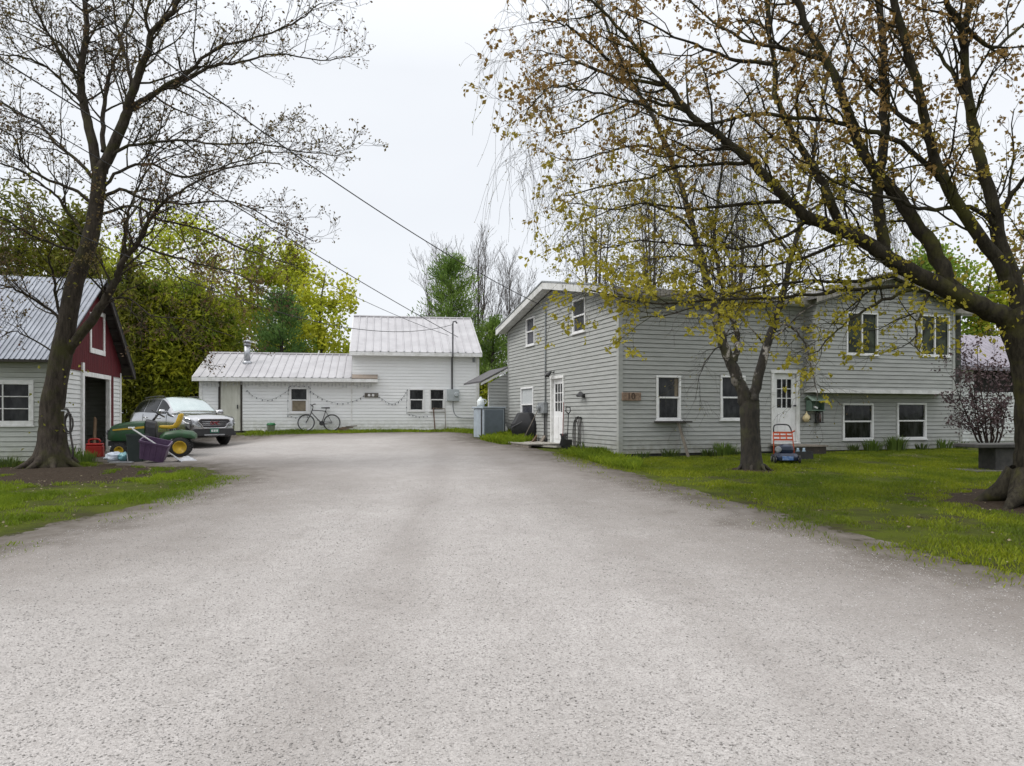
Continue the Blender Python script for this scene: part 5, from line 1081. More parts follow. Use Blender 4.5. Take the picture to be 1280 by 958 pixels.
for x in (-.27, .27):
    for y in (-.24, .24):
        m = MB(); m.lathe([(0, -.022), (.06, -.025), (.10, -.02), (.10, .02), (.06, .025), (0, .022)], (x, y, .10), 18, 'x'); w_ = m.build('wheel', M('tyre_rubber'), t, smooth=R(40)); m = MB(); m.lathe([(.055, -.03), (.055, .03), (0, .034)], (x, y, .10), 14, 'x'); m.build('hub', M('galvanised'), w_)
m = MB(); m.tube([(-.23, .20, .14), (-.22, .42, .62), (-.21, .46, .72)], .014, 8); m.tube([(.23, .20, .14), (.22, .42, .62), (.21, .46, .72)], .014, 8); hn = m.build('handle', mo, t, smooth=True)
m = MB(); m.tube(catmull([(-.21, .46, .72), (-.20, .50, .84), (-.14, .52, .90), (.10, .52, .90), (.17, .50, .84), (.21, .46, .72)], 4), .017, 8); m.build('grip', M('black_plastic'), hn, smooth=True)
m = MB()
for z, yv in ((.54, .385), (.63, .425), (.71, .455)): m.beam((-.22, yv, z), (.22, yv, z), .03, .045)
for x in (-.07, .08): m.beam((x, .385, .54), (x, .455, .71), .03, .02)
m.tube([(.21, .44, .72), (.27, .42, .76)], .022, 6); m.build('crossbar', mo, hn)
# box of oddments by the step
g = G(1013, 578); t = thing('plastic_crate', 'low dark crate of jars beside the front step', 'crate', (g.x + .15, g.y + .9, gz(g.x, g.y))); m = MB(); m.box(-.22, .22, -.16, .16, 0, .03); m.box(-.22, .22, -.16, -.14, .03, .22); m.box(-.22, .22, .14, .16, .03, .22); m.box(-.22, -.20, -.139, .139, .03, .22); m.box(.20, .22, -.139, .139, .03, .22); m.build('crate', M('black_plastic'), t); m = MB()
for x in (-.1, .05): m.lathe([(0, .03), (.05, .03), (.05, .2), (.03, .26), (.03, .3), (0, .3)], (x, 0, 0), 10)
m.build('jar', M('jar_blue', (.30, .40, .48), (.2, .28, .34), 6, .3), t, smooth=True)
# ---- stone table at the right
g = G(1253, 590); t = thing('stone_table', 'dark stone pedestal table on the lawn under the right maple', 'table', (g.x + .1, g.y + .3, gz(g.x, g.y)), R(8)); mst = M('dark_stone', (.06, .057, .052), (.035, .034, .032), 7, .85, bmp=.4)
m = MB(); m.box(-.75, .55, -.35, .35, .50, .58); m.build('tabletop', mst, t, bevel=.015); m = MB(); m.box(-.26, .22, -.24, .24, .03, .498); m.build('pedestal', mst, t, bevel=.015); m = MB(); m.box(-.85, .5, -.42, .42, 0, .035); m.build('base_slab', M('slab_grey', (.10, .095, .085), (.065, .06, .055), 7, .9, bmp=.3), t, bevel=.01)
# ================================================================ trees
def unit(v): return v / (np.linalg.norm(v) + 1e-9)
class Tree:
    def __init__(s): s.g = {}; s.leaf = []
    def add(s, pts, rad, k): s.g.setdefault((len(pts), k), []).append((np.array(pts, float), np.array(rad, float)))
    def mesh(s, name, mat, parent, origin):
        V = []; Fc = []; off = 0; org = np.array(origin)
        for (n, k), L in s.g.items():
            P = np.stack([p for p, _ in L]); Rr = np.stack([r for _, r in L]); m_ = len(L)
            D = np.empty_like(P); D[:, 1:-1] = P[:, 2:] - P[:, :-2]; D[:, 0] = P[:, 1] - P[:, 0]; D[:, -1] = P[:, -1] - P[:, -2]
            D /= np.linalg.norm(D, axis=-1, keepdims=True) + 1e-9
            mean = P[:, -1] - P[:, 0]; ref = np.where(np.abs(mean[:, 2:3]) > .8 * np.linalg.norm(mean, axis=1, keepdims=True), np.array([[1., .13, 0]]), np.array([[0, .1, 1.]]))
            A = np.cross(D, ref[:, None]); A /= np.linalg.norm(A, axis=-1, keepdims=True) + 1e-9; Bv = np.cross(D, A)
            t = np.arange(k) * 2 * np.pi / k
            ring = P[:, :, None] + (A[:, :, None] * np.cos(t)[:, None] + Bv[:, :, None] * np.sin(t)[:, None]) * Rr[:, :, None, None]
            V.append((ring - org).reshape(-1, 3))
            i = np.arange(n - 1)[:, None]; j = np.arange(k)[None]; j2 = (j + 1) % k
            q = np.stack([i * k + j, i * k + j2, (i + 1) * k + j2, (i + 1) * k + j], -1).reshape(-1)
            Fc.append((q[None] + (off + np.arange(m_) * n * k)[:, None]).reshape(-1)); off += m_ * n * k
        return np_mesh(name, np.concatenate(V), np.concatenate(Fc), 4, mat, parent, smooth=True)
def leaves_mesh(name, P, size, mat, parent, origin, droop=.3, asp=.55, fold=.25, D=None, dj=1.):
    """one folded, pointed leaf (two faces) per point"""
    P = np.asarray(P, float); n = len(P); s = size[0] + (size[1] - size[0]) * rng.random(n)
    d = rng.normal(size=(n, 3)) * dj
    if D is not None: d += np.asarray(D)
    d[:, 2] -= droop * np.linalg.norm(d, axis=1); d /= np.linalg.norm(d, axis=1, keepdims=True) + 1e-9
    r = rng.normal(size=(n, 3)); a = np.cross(d, r); a /= np.linalg.norm(a, axis=1, keepdims=True) + 1e-9; u = np.cross(a, d)
    P = P - np.array(origin); s = s[:, None]
    v = np.stack([P, P + d * s * .55 + a * s * asp * .5 + u * s * fold, P + d * s, P + d * s * .55 - a * s * asp * .5 + u * s * fold], 1).reshape(-1, 3)
    i = np.arange(n)[:, None] * 4; f_ = (i + np.array([[0, 1, 2, 0, 2, 3]])).reshape(-1)
    return np_mesh(name, v, f_, 3, mat, parent)
def grow(T, p, d, L, r, lvl, c):
    n = c['n'][lvl]; pts = [np.array(p, float)]; d = unit(np.array(d, float)); dirs = [d]
    for i in range(n):
        w = np.array([random.gauss(0, 1) for _ in range(3)]) * c['wander'][lvl]
        d = unit(d + w + np.array([0, 0, c['trop'][lvl]])); pts.append(pts[-1] + d * L / n); dirs.append(d)
    T.add(pts, [max(r * (1 - .68 * i / n), c['rmin']) for i in range(n + 1)], c['k'][lvl])
    kids(T, pts, [r * (1 - .68 * i / n) for i in range(n + 1)], L, lvl, c, .18)
def kids(T, pts, rad, L, lvl, c, t0, lenscale=1.):
    if lvl >= c['max']:
        T.leaf.append((pts[-1], pts[-1] - pts[-2])); 
        if c.get('mid') and random.random() < c['mid']: T.leaf.append((pts[len(pts) // 2], pts[-1] - pts[-2]))
        return
    n = len(pts) - 1; cnt = L * (1 - t0) / c['sp'][lvl]; cnt = int(cnt) + (random.random() < cnt % 1)
    for j in range(cnt):
        t = (t0 + (1 - t0) * (j + random.random()) / max(cnt, 1)) * n; i = min(int(t), n - 1); q = t - i
        p = pts[i] * (1 - q) + pts[i + 1] * q; d = unit(pts[i + 1] - pts[i]); rr = rad[i] * (1 - q) + rad[i + 1] * q
        w = np.cross(d, np.array([random.gauss(0, 1) for _ in range(3)])); w = unit(w + np.array([0, 0, c.get('lift', 0.)])); a = R(random.uniform(*c['ang']))
        dd = d * math.cos(a) + w * math.sin(a)
        ln = c['len'][lvl] * random.uniform(.55, 1.25) * (1 - .35 * t / n) * lenscale
        grow(T, p, dd, ln, min(rr * .6, c['r'][lvl]), lvl + 1, c)
    T.leaf.append((pts[-1], pts[-1] - pts[-2]))
def limb(T, L, c, Y0, dY=0., r0=.1, r1=.02, k=10, t0=.2, sub=4, bend=1.6, lenscale=1., Ys=None):
    """a limb through photo points, leaning dY metres away from (or towards) the viewer along its length"""
    pts = []; n = len(L)
    for i, (x, y) in enumerate(L):
        Y = Y0 + (dY * (i / (n - 1)) ** bend if Ys is None else Ys[i]); pts.append(tuple(P3(x, y, Y)))
    pts = [np.array(p) for p in catmull(pts, sub)]; m_ = len(pts)
    for i in range(1, m_ - 1): pts[i] = pts[i] + np.array([random.gauss(0, 1) for _ in range(3)]) * .012
    rad = [r1 + (r0 - r1) * (1 - i / (m_ - 1)) ** 1.35 for i in range(m_)]
    T.add(pts, rad, k); Ln = sum(np.linalg.norm(b - a) for a, b in zip(pts[:-1], pts[1:]))
    if c: kids(T, pts, rad, Ln, 0, c, t0, lenscale)
    return pts
def trunk_pts(T, L, Y0, radii, k=18, sub=5, rough=.03):
    P = catmull([(*P3(x, y, Y0), r) for (x, y), r in zip(L, radii)], sub)
    pts = [np.array(p[:3]) for p in P]; rad = [p[3] * (1 + rough * random.gauss(0, 1)) for p in P]; T.add(pts, rad, k); return pts
def roots(T, c, r, n, k=8):
    for i in range(n):
        a = 2 * math.pi * (i + random.uniform(-.3, .3)) / n; dx, dy = math.cos(a), math.sin(a); ln = r * random.uniform(1.5, 2.3)
        T.add([np.array((c.x + dx * r * .35, c.y + dy * r * .35, c.z + r * 1.0)), np.array((c.x + dx * r * .75, c.y + dy * r * .75, c.z + r * .42)), np.array((c.x + dx * r * 1.2, c.y + dy * r * 1.2, c.z + .09)), np.array((c.x + dx * ln, c.y + dy * ln, c.z - .05))], [r * .42, r * .36, r * .2, r * .07], k)

# ---- left maple, just budding
T = Tree(); Yl = 16.4; c0 = GP(64, 584)
cfg = dict(n=[0, 5, 4, 3], wander=[0, .16, .2, .25], trop=[0, .05, .05, .06], k=[8, 5, 3, 3], rmin=.0035, max=3, sp=[.20, .17, .125], len=[1.45, .62, .25], r=[.026, .009, .0045], ang=(28, 62), lift=.2, mid=.35)
TR = [(64, 592), (65, 574), (65.5, 545), (65, 512), (72, 470), (81, 420), (94, 352), (112, 302), (121, 252), (125, 212)]
trunk_pts(T, TR, Yl, [.54, .39, .285, .245, .228, .208, .182, .165, .152, .145]); roots(T, c0, .40, 8)
for L, dY, r0, r1 in (
    ([(121, 214), (114, 170), (105, 135), (101, 100), (103, 70), (108, 40), (106, 0), (103, -70), (98, -140)], .6, .155, .04),
    ([(127, 216), (143, 180), (157, 145), (163, 125), (173, 95), (185, 65), (190, 40), (215, 15), (240, -30), (270, -90)], -.8, .18, .04),
    ([(160, 138), (172, 130), (195, 115), (225, 103), (260, 85), (300, 78), (345, 68), (400, 75), (440, 70)], 1.8, .10, .010),
    ([(186, 122), (200, 112), (235, 90), (270, 60), (310, 50), (350, 38), (380, 20), (402, 4)], -1.6, .07, .010),
    ([(129, 190), (128, 160), (132, 120), (140, 85), (150, 60), (143, 20), (138, -30)], 1.6, .08, .02),
    ([(166, 108), (158, 75), (153, 45), (165, 15), (174, -30)], 1.2, .06, .02),
    ([(190, 45), (182, 20), (196, -20), (205, -60)], -.8, .06, .02),
    ([(105, 98), (90, 85), (75, 65), (60, 40), (45, 15), (30, -20)], -1.2, .06, .012),
    ([(104, 92), (80, 60), (60, 45), (35, 30), (0, 18), (-40, 10)], 1.6, .05, .010),
    ([(102, 128), (85, 110), (60, 85), (30, 72), (0, 68), (-50, 60)], -1.8, .05, .010),
    ([(117, 222), (95, 200), (70, 180), (50, 155), (20, 140), (0, 128), (-50, 100)], 1.5, .06, .012),
    ([(113, 252), (90, 237), (60, 225), (35, 210), (25, 195), (20, 175), (0, 160), (-40, 140)], -1.6, .055, .012),
    ([(109, 296), (88, 270), (78, 255), (65, 240), (30, 215), (0, 205), (-50, 195)], -.8, .06, .012),
    ([(128, 220), (145, 190), (180, 180), (220, 175), (270, 180), (320, 180), (380, 190), (420, 195)], -1.4, .06, .010),
    ([(128, 235), (150, 214), (190, 205), (230, 222), (290, 205), (345, 190), (400, 200)], 1.4, .055, .010),
    ([(124, 250), (150, 238), (180, 248), (230, 255), (290, 252), (340, 275), (392, 302)], .8, .06, .010),
    ([(121, 270), (165, 258), (200, 275), (260, 290), (320, 318), (372, 332)], -1.5, .05, .010),
    ([(84, 440), (94, 427), (120, 392), (137, 365), (148, 344), (151, 330), (172, 306), (182, 282), (203, 255), (234, 234), (295, 207), (350, 205)], -1.4, .17, .012),
    ([(150, 335), (158, 290), (160, 265), (172, 235), (190, 203), (206, 185), (240, 160)], .8, .06, .010),
    ([(172, 306), (210, 320), (250, 330), (300, 345), (330, 365)], -1.2, .045, .008),
    ([(128, 378), (160, 372), (190, 395), (230, 400), (290, 420)], -1.0, .035, .008),
    ([(90, 430), (70, 395), (45, 375), (20, 362), (0, 357), (-40, 350)], -1.6, .055, .012),
    ([(80, 446), (50, 430), (20, 415), (0, 422), (-30, 430)], -1.2, .03, .008),
    ([(76, 395), (69, 370), (67, 345), (60, 320)], -.8, .05, .02),
    ([(103, 316), (80, 310), (40, 295), (0, 272), (-40, 260)], -1.5, .05, .012)):
    limb(T, L, cfg, Yl, dY, r0 * .72, r1)
lm = thing('maple_tree', 'tall budding maple with dark leaning trunk in front of the barn', 'tree', tuple(c0)); m_bark = bark_mat('maple_bark', (.066, .054, .043), (.028, .023, .018), (.050, .050, .018))
T.mesh('trunk', m_bark, lm, c0)
P = []; D = []
for p, d in T.leaf:
    for _ in range(2 if random.random() < .55 else 1):
        P.append(p + np.array([random.gauss(0, .02) for _ in range(3)])); D.append(unit(d))
# a few young yellow leaves sprout straight from the trunk
PT = []
for (x, y) in TR[2:]:
    for _ in range(9): PT.append(np.array(P3(x + random.gauss(0, 15), y + random.gauss(0, 16), Yl + random.uniform(-.40, .1))))
leaves_mesh('buds', P, (.035, .085), leaf_mat('maple_bud', (.12, .06, .04), (.10, .075, .035), (.15, .12, .04)), lm, c0, .15, .6, D=D, dj=.7)
leaves_mesh('young_leaves', PT, (.06, .12), leaf_mat('maple_young', (.28, .26, .03), (.20, .20, .03)), lm, c0)

# ---- right maple, leaves unfolding
T = Tree(); Yr = 11.0; c0 = GP(1291, 632)
cfg = dict(n=[0, 6, 4, 3], wander=[0, .17, .22, .28], trop=[0, .02, -.02, -.05], k=[8, 5, 4, 3], rmin=.0022, max=3, sp=[.21, .17, .125], len=[1.35, .58, .22], r=[.020, .0075, .0038], ang=(28, 65), lift=.15, mid=.25)
TR = [(1297, 640), (1297, 600), (1297, 560), (1295, 500), (1288, 450), (1276, 412), (1264, 385)]
trunk_pts(T, TR, Yr, [.46, .34, .30, .28, .27, .265, .25]); roots(T, c0, .46, 7)
low = [];
LB = (
    ([(1268, 400), (1225, 383), (1169, 355), (1127, 334), (1098, 313), (1064, 292), (1014, 274), (985, 251), (940, 202), (903, 175), (866, 143), (834, 106), (812, 80), (780, 42), (738, 0), (700, -50)], -.7, .155, .015, 1.),
    ([(1052, 288), (1035, 245), (1025, 223), (993, 170), (972, 127), (967, 80), (961, 32), (955, -40)], 1.0, .075, .03, 1.),
    ([(1215, 378), (1185, 355), (1165, 309), (1135, 267), (1115, 238), (1089, 209), (1069, 171), (1052, 117), (1031, 75), (1006, 25), (985, -30), (970, -90)], .5, .13, .045, 1.),
    ([(1108, 322), (1100, 280), (1096, 242), (1104, 188), (1106, 125), (1104, 63), (1100, 17), (1098, -60)], .8, .095, .05, 1.),
    ([(1262, 360), (1252, 334), (1227, 297), (1194, 251), (1173, 209), (1160, 167), (1148, 113), (1135, 63), (1117, 8), (1105, -60)], -.5, .11, .05, 1.),
    ([(1274, 385), (1265, 350), (1248, 292), (1240, 251), (1223, 188), (1213, 138), (1206, 84), (1206, 33), (1212, -10), (1215, -70)], .3, .12, .045, 1.),
    ([(1206, 60), (1198, 30), (1181, 0), (1165, -50)], -.5, .06, .03, 1.),
    ([(1247, 275), (1262, 245), (1280, 226), (1310, 205)], -.5, .05, .02, 1.),
    ([(1242, 280), (1211, 259), (1156, 263), (1127, 251), (1056, 234), (1010, 205), (960, 167), (920, 130)], -1.2, .038, .010, .8),
    ([(1176, 222), (1169, 217), (1127, 180), (1085, 163), (1031, 150), (985, 146), (940, 144), (880, 155), (834, 147), (805, 132), (764, 120), (720, 112), (690, 109), (668, 128), (655, 145)], -1.3, .045, .008, .8),
    ([(1150, 352), (1120, 358), (1060, 362), (1000, 370), (900, 375), (830, 380), (780, 372), (735, 362)], -1.0, .036, .008, .8),
    ([(1120, 345), (1060, 352), (1000, 352), (930, 362), (860, 388), (800, 398)], -1.6, .03, .008, .8),
    ([(1140, 362), (1105, 375), (1070, 395), (1040, 420), (1022, 440)], -1.0, .03, .008, .6),
    ([(1160, 368), (1150, 398), (1144, 428), (1150, 440)], -.8, .03, .008, .6),
    ([(866, 143), (830, 130), (790, 128), (740, 150), (710, 165), (690, 172)], 1.0, .03, .008, .8),
    ([(834, 106), (780, 100), (720, 78), (690, 82), (665, 92)], .8, .03, .008, .8),
    ([(812, 80), (770, 80), (720, 40), (700, 30), (675, 25)], -.9, .03, .008, .8),
    ([(940, 202), (900, 205), (850, 210), (800, 225), (750, 235), (705, 245)], -.8, .032, .008, 1.),
    ([(985, 251), (930, 255), (870, 262), (810, 255), (760, 262), (700, 250)], 1.0, .032, .008, 1.),
    ([(1014, 274), (970, 300), (920, 310), (860, 305), (800, 300), (745, 315)], -.6, .03, .008, 1.),
    ([(1064, 292), (1010, 320), (960, 332), (900, 335), (850, 345)], .6, .03, .008, .9),
    ([(1206, 33), (1240, 60), (1280, 30), (1320, 0)], .5, .04, .012, 1.), ([(1213, 138), (1190, 90), (1160, 40), (1150, -10)], .9, .04, .012, 1.),
    ([(1160, 167), (1120, 140), (1080, 100), (1050, 40), (1030, -20)], 1.2, .04, .012, 1.), ([(1031, 75), (980, 60), (930, 50), (880, 20), (850, -20)], 1.0, .04, .012, 1.),
    ([(967, 80), (920, 75), (880, 60), (830, 40), (770, 10)], -.8, .035, .010, 1.), ([(1262, 350), (1290, 330), (1330, 300)], .5, .06, .02, 1.))
for L, dY, r0, r1, ls in LB: limb(T, L, cfg, Yr, dY, r0, r1, lenscale=ls)
rm = thing('maple_tree', 'large spreading maple with several mossy limbs and unfolding leaves at the right of the lawn', 'tree', tuple(c0))
T.mesh('trunk', bark_mat('mossy_bark', (.046, .040, .028), (.020, .017, .012), (.062, .060, .016), (1, 1, .3), 16), rm, c0)
P = []; D = []
for p, d in T.leaf:
    z = p[2]
    if random.random() < (.26 if z > 4.2 else .04): continue
    cl = p + np.array([random.gauss(0, .03) for _ in range(3)])
    for _ in range(random.choice((2, 3, 4, 5)) if z > 4 else random.choice((3, 4, 5, 6))):
        P.append(cl + np.array([random.gauss(0, .022) for _ in range(3)])); D.append(unit(d) * .5)
for _ in range(90):
    q = np.array(P3(random.uniform(1120, 1285), random.uniform(285, 440), random.uniform(10.3, 11.7)))
    for _ in range(7): P.append(q + np.array([random.gauss(0, .05) for _ in range(3)])); D.append(np.array([0, 0, -.2]))
leaves_mesh('foliage', P, (.030, .092), leaf_mat('unfolding_leaf', (.28, .25, .022), (.38, .33, .04), (.25, .155, .05), 3.6, 5.6, .45), rm, c0, .55, .7, .22, D=D, dj=.8)

# ---- birch by the front door
T = Tree(); Yb = 15.7; c0 = GP(940, 588)
cfg = dict(n=[0, 6, 5, 4], wander=[0, .16, .18, .2], trop=[0, .0, -.12, -.25], k=[8, 5, 3, 3], rmin=.0026, max=3, sp=[.22, .20, .17], len=[1.6, .8, .5], r=[.020, .007, .0036], ang=(25, 60), lift=.15, mid=.4)
trunk_pts(T, [(940, 594), (939, 570), (938, 545), (937, 518), (937, 500)], Yb, [.27, .215, .20, .20, .21]); roots(T, c0, .22, 6)
for L, dY, r0, r1, ls in (
    ([(933, 506), (925, 482), (914, 455), (905, 430), (897, 405), (889, 375), (880, 335), (868, 290), (855, 245), (838, 195), (815, 145), (791, 106), (770, 60), (755, 20), (745, -30)], .6, .14, .025, 1.),
    ([(918, 452), (922, 425), (914, 395), (900, 350), (893, 300), (898, 240), (905, 190), (900, 130)], .8, .07, .02, 1.),
    ([(941, 506), (948, 475), (956, 445), (962, 420), (970, 395), (981, 362), (990, 320), (1003, 270), (1012, 230), (1018, 180), (1030, 120), (1040, 60)], .4, .115, .025, 1.),
    ([(966, 408), (985, 407), (1000, 420), (1010, 442), (1018, 478), (1022, 500)], -.6, .036, .008, .5),
    ([(868, 290), (830, 262), (790, 255), (750, 268), (710, 290), (700, 318)], -1., .035, .006, .8), ([(838, 195), (800, 182), (760, 190), (720, 200), (690, 195), (665, 180)], .8, .035, .006, .7),
    ([(791, 106), (750, 90), (700, 70), (670, 62), (650, 75)], -.8, .03, .006, .7), ([(880, 335), (840, 320), (790, 330), (750, 345)], .8, .03, .006, .9),
    ([(990, 320), (960, 280), (940, 230), (935, 170)], 1., .04, .01, 1.), ([(1003, 270), (1040, 250), (1080, 260), (1110, 290)], .6, .035, .008, 1.), ([(905, 430), (890, 440), (875, 470), (870, 500)], -.5, .02, .005, .5)):
    limb(T, L, cfg, Yb, dY, r0, r1, lenscale=ls)
# weeping strands
SRC = list(T.leaf)
for _ in range(2600):
    p, d = random.choice(SRC)
    pxx = CX + p[0] / p[1] * F
    if p[2] < 4.6 or pxx < 612 or (pxx < 760 and random.random() < .5): continue
    zmin = 4.9 if pxx < 800 else 3.9
    L = random.uniform(.4, 1.6) if p[2] < 5 else random.uniform(.7, 2.4); n = 6; pts = [np.array(p)]; dd = unit(np.array([random.gauss(0, .4), random.gauss(0, .4), -.3]))
    for i in range(n): dd = unit(dd + np.array([random.gauss(0, .16), random.gauss(0, .16), -.42])); pts.append(pts[-1] + dd * L / n)
    if pts[-1][2] < zmin: continue
    T.add(pts, [.0028] * (n + 1), 3)
    for q in pts[1:]: T.leaf.append((q, dd))
bt = thing('birch_tree', 'forked weeping birch with peeling pale bark before the front door', 'tree', tuple(c0))
m, nt, b, o = new_mat('birch_bark'); tc = nd(nt, 'ShaderNodeTexCoord'); sep = nd(nt, 'ShaderNodeSeparateXYZ'); nt.links.new(tc.outputs['Object'], sep.inputs[0])
mr_ = ramp(nt, sep.outputs[2], 1.5, 2.4); n1 = ramp(nt, nz(nt, 3.2, 5, .7, tc.outputs['Object'], (1, 1, .7)), .53, .60)
mu = nd(nt, 'ShaderNodeMath', operation='MULTIPLY'); nt.links.new(mr_, mu.inputs[0]); nt.links.new(n1, mu.inputs[1])
dk = mixc(nt, ramp(nt, nz(nt, 18, 6, .7, tc.outputs['Object'], (1, 1, .3)), .4, .62), (.036, .029, .021), (.014, .012, .009)); dk = mixc(nt, ramp(nt, nz(nt, 2.5, 4, .6, tc.outputs['Object']), .5, .66, 0, .6), dk, (.06, .06, .018))
thin = ramp(nt, sep.outputs[2], 2.9, 3.7); wh_ = mixc(nt, thin, (.40, .365, .33), (.05, .040, .03))
nt.links.new(mixc(nt, mu.outputs[0], dk, wh_), b.inputs['Base Color']); b.inputs['Roughness'].default_value = .85; bump(nt, b, nz(nt, 18, 6, .7, tc.outputs['Object'], (1, 1, .3)), .8, .025)
T.mesh('trunk', m, bt, c0)
P = []; D = []
for p, d in T.leaf:
    if random.random() < .42: P.append(p + np.array([random.gauss(0, .02) for _ in range(3)])); D.append(unit(d))
leaves_mesh('foliage', P, (.025, .055), leaf_mat('birch_leaf', (.20, .19, .035), (.26, .25, .045), (.17, .125, .06), trans=.4), bt, c0, .5, .6, .1, D=D, dj=.6)

# ---- background trees
def clumpy(n, c, rx, rz, nclump, spread=.34, shell=.75, cone=False, flat=.8):
    """points in clumps spread through an ellipsoid (or cone) crown"""
    C = []
    while len(C) < nclump:
        d = rng.normal(size=3); d /= np.linalg.norm(d); q = shell + (1 - shell) * rng.random() if rng.random() < .75 else rng.random()
        v = d * q
        if cone:
            h = (v[2] + 1) / 2; f_ = (1 - h) ** .75 * 1.15; a = rng.random() * 6.283; rad = f_ * (rng.random() ** .4); v = np.array([math.cos(a) * rad, math.sin(a) * rad, v[2]])
        C.append(v)
    C = np.array(C); i = rng.integers(0, nclump, n); s = spread * (.5 + rng.random(nclump))[i][:, None]
    p = C[i] + rng.normal(size=(n, 3)) * s * np.array([.6, .6, .45 * flat])
    p = p * np.array([rx, rx, rz]) + np.array(c); return p
def simple_trunk(T, base, h, r, nb=9, rx=2., z0=.35):
    pts = [np.array(base) + np.array([.25 * math.sin(i * .9), .2 * math.cos(i * 1.3), h * i / 8]) for i in range(9)]; pts[0] = np.array(base) - np.array([0, 0, .2])
    T.add(pts, [r * (1 - .88 * i / 8) for i in range(9)], 8)
    for k in range(nb):
        t = z0 + (1 - z0) * k / nb; i = min(int(t * 8), 7); a = random.uniform(0, 6.28); up = random.uniform(.3, 1.)
        d = unit(np.array([math.cos(a), math.sin(a), up])); p = pts[i]; L = rx * random.uniform(.6, 1.1) * (1.15 - t * .7)
        T.add([p, p + d * L * .4 + np.array([0, 0, .05]), p + d * L * .75, p + d * L + np.array([0, 0, .15 * L])], [r * (1 - t) * .45 + .015, r * .25 * (1 - t) + .01, .012, .006], 5)
def ground_at(px, Y): x = (px - CX) / F * Y; return Vector((x, Y, gz(x, Y)))
def top_z(py, Y): return CAMZ + (HZ - py) / F * Y
m_btrunk = bark_mat('grey_bark', (.085, .075, .065), (.04, .036, .03))
def leafy(name, label, cat, px, top, Y, wpx, n, size, mat, kind='round', grp=None, nclump=70, asp=.6, droop=.25, zlow=.12, spread=.3, fname='foliage', rt=.16):
    b = ground_at(px, Y); zt = top_z(top, Y); h = zt - b.z; rx = wpx / F * Y / 2; t = thing(name, label, cat, tuple(b), 0, grp)
    T = Tree(); simple_trunk(T, b, h * .95, rt, 14, rx); T.mesh('trunk', m_btrunk, t, b)
    zc = b.z + h * (zlow + (1 - zlow) / 2); P = clumpy(n, (b.x, b.y, zc), rx * .92, h * (1 - zlow) / 2 * .97, nclump, spread, .7, kind == 'cone', .8)
    P[:, 2] = np.maximum(P[:, 2], b.z + .05); leaves_mesh(fname, P, size, mat, t, b, droop, asp, .15); return t
m_ced = leaf_mat('cedar_spray', (.15, .165, .02), (.27, .25, .028), (.11, .13, .018), trans=.45)
m_ced2 = leaf_mat('cedar_olive', (.34, .36, .026), (.50, .48, .04), (.12, .18, .02), trans=.55)
m_yel = leaf_mat('spring_yellow', (.46, .48, .04), (.58, .56, .06), (.36, .41, .035), trans=.62)
m_yel2 = leaf_mat('spring_lime', (.36, .41, .035), (.48, .48, .05), (.28, .33, .03), trans=.62)
m_grn = leaf_mat('spring_green', (.17, .27, .03), (.26, .34, .04), (.12, .2, .025), trans=.45)
gc_ = 'cedars and spruces behind the barn'
for px, top, Y, w, lab in ((-75, 262, 36, 130, 'olive cedar at the far left edge, behind the barn roof'), (28, 234, 35, 130, 'tallest dark olive cedar rising above the barn roof at the left'), (98, 255, 34, 95, 'dark olive cedar directly behind the maple trunk')):
    leafy('cedar_tree', lab, 'tree', px, top, Y, w, 11000, (.22, .42), m_ced, 'cone' if px > 60 else 'round', gc_, 110, .32, .35, .02, .26)
for px, top, Y, w, lab in ((158, 318, 32.5, 80, 'dark cedar beside the right gable edge of the barn'), (196, 345, 33.5, 85, 'olive cedar behind the rear of the parked car'), (236, 340, 34.5, 85, 'olive cedar behind the windscreen of the parked car'), (272, 368, 35.5, 75, 'small olive cedar nearest the left end of the white wing')):
    leafy('cedar_tree', lab, 'tree', px, top, Y, w, 9500, (.20, .38), m_ced2 if px > 180 else m_ced, 'round', gc_, 110, .32, .35, -.02, .26)
gd = 'spring trees behind the white outbuilding'
leafy('spring_tree', 'pale yellow green tree showing through the maple branches behind the cedars', 'tree', 212, 268, 46, 165, 6500, (.18, .34), m_yel2, 'round', gd, 60, .65, .3, .3, .3)
leafy('spring_tree', 'tall yellow green tree left of the dark pine', 'tree', 326, 296, 44, 140, 5600, (.17, .32), m_yel2, 'cone', gd, 60, .65, .3, .15, .26)
leafy('spring_tree', 'slender yellow tree top above the dark pine', 'tree', 366, 304, 48, 95, 4500, (.17, .30), m_yel, 'cone', gd, 40, .65, .3, .3, .26)
leafy('spring_tree', 'bright lime yellow tree between the dark pine and the tall roof', 'tree', 404, 330, 42, 92, 5600, (.16, .30), m_yel, 'round', gd, 60, .65, .3, .05, .26)
leafy('spring_tree', 'thin reddish budding tree behind the olive cedars', 'tree', 268, 305, 41, 130, 2600, (.12, .22), leaf_mat('red_bud', (.24, .15, .08), (.30, .24, .08), trans=.4), 'round', gd, 60, .6, .2, .3, .4)
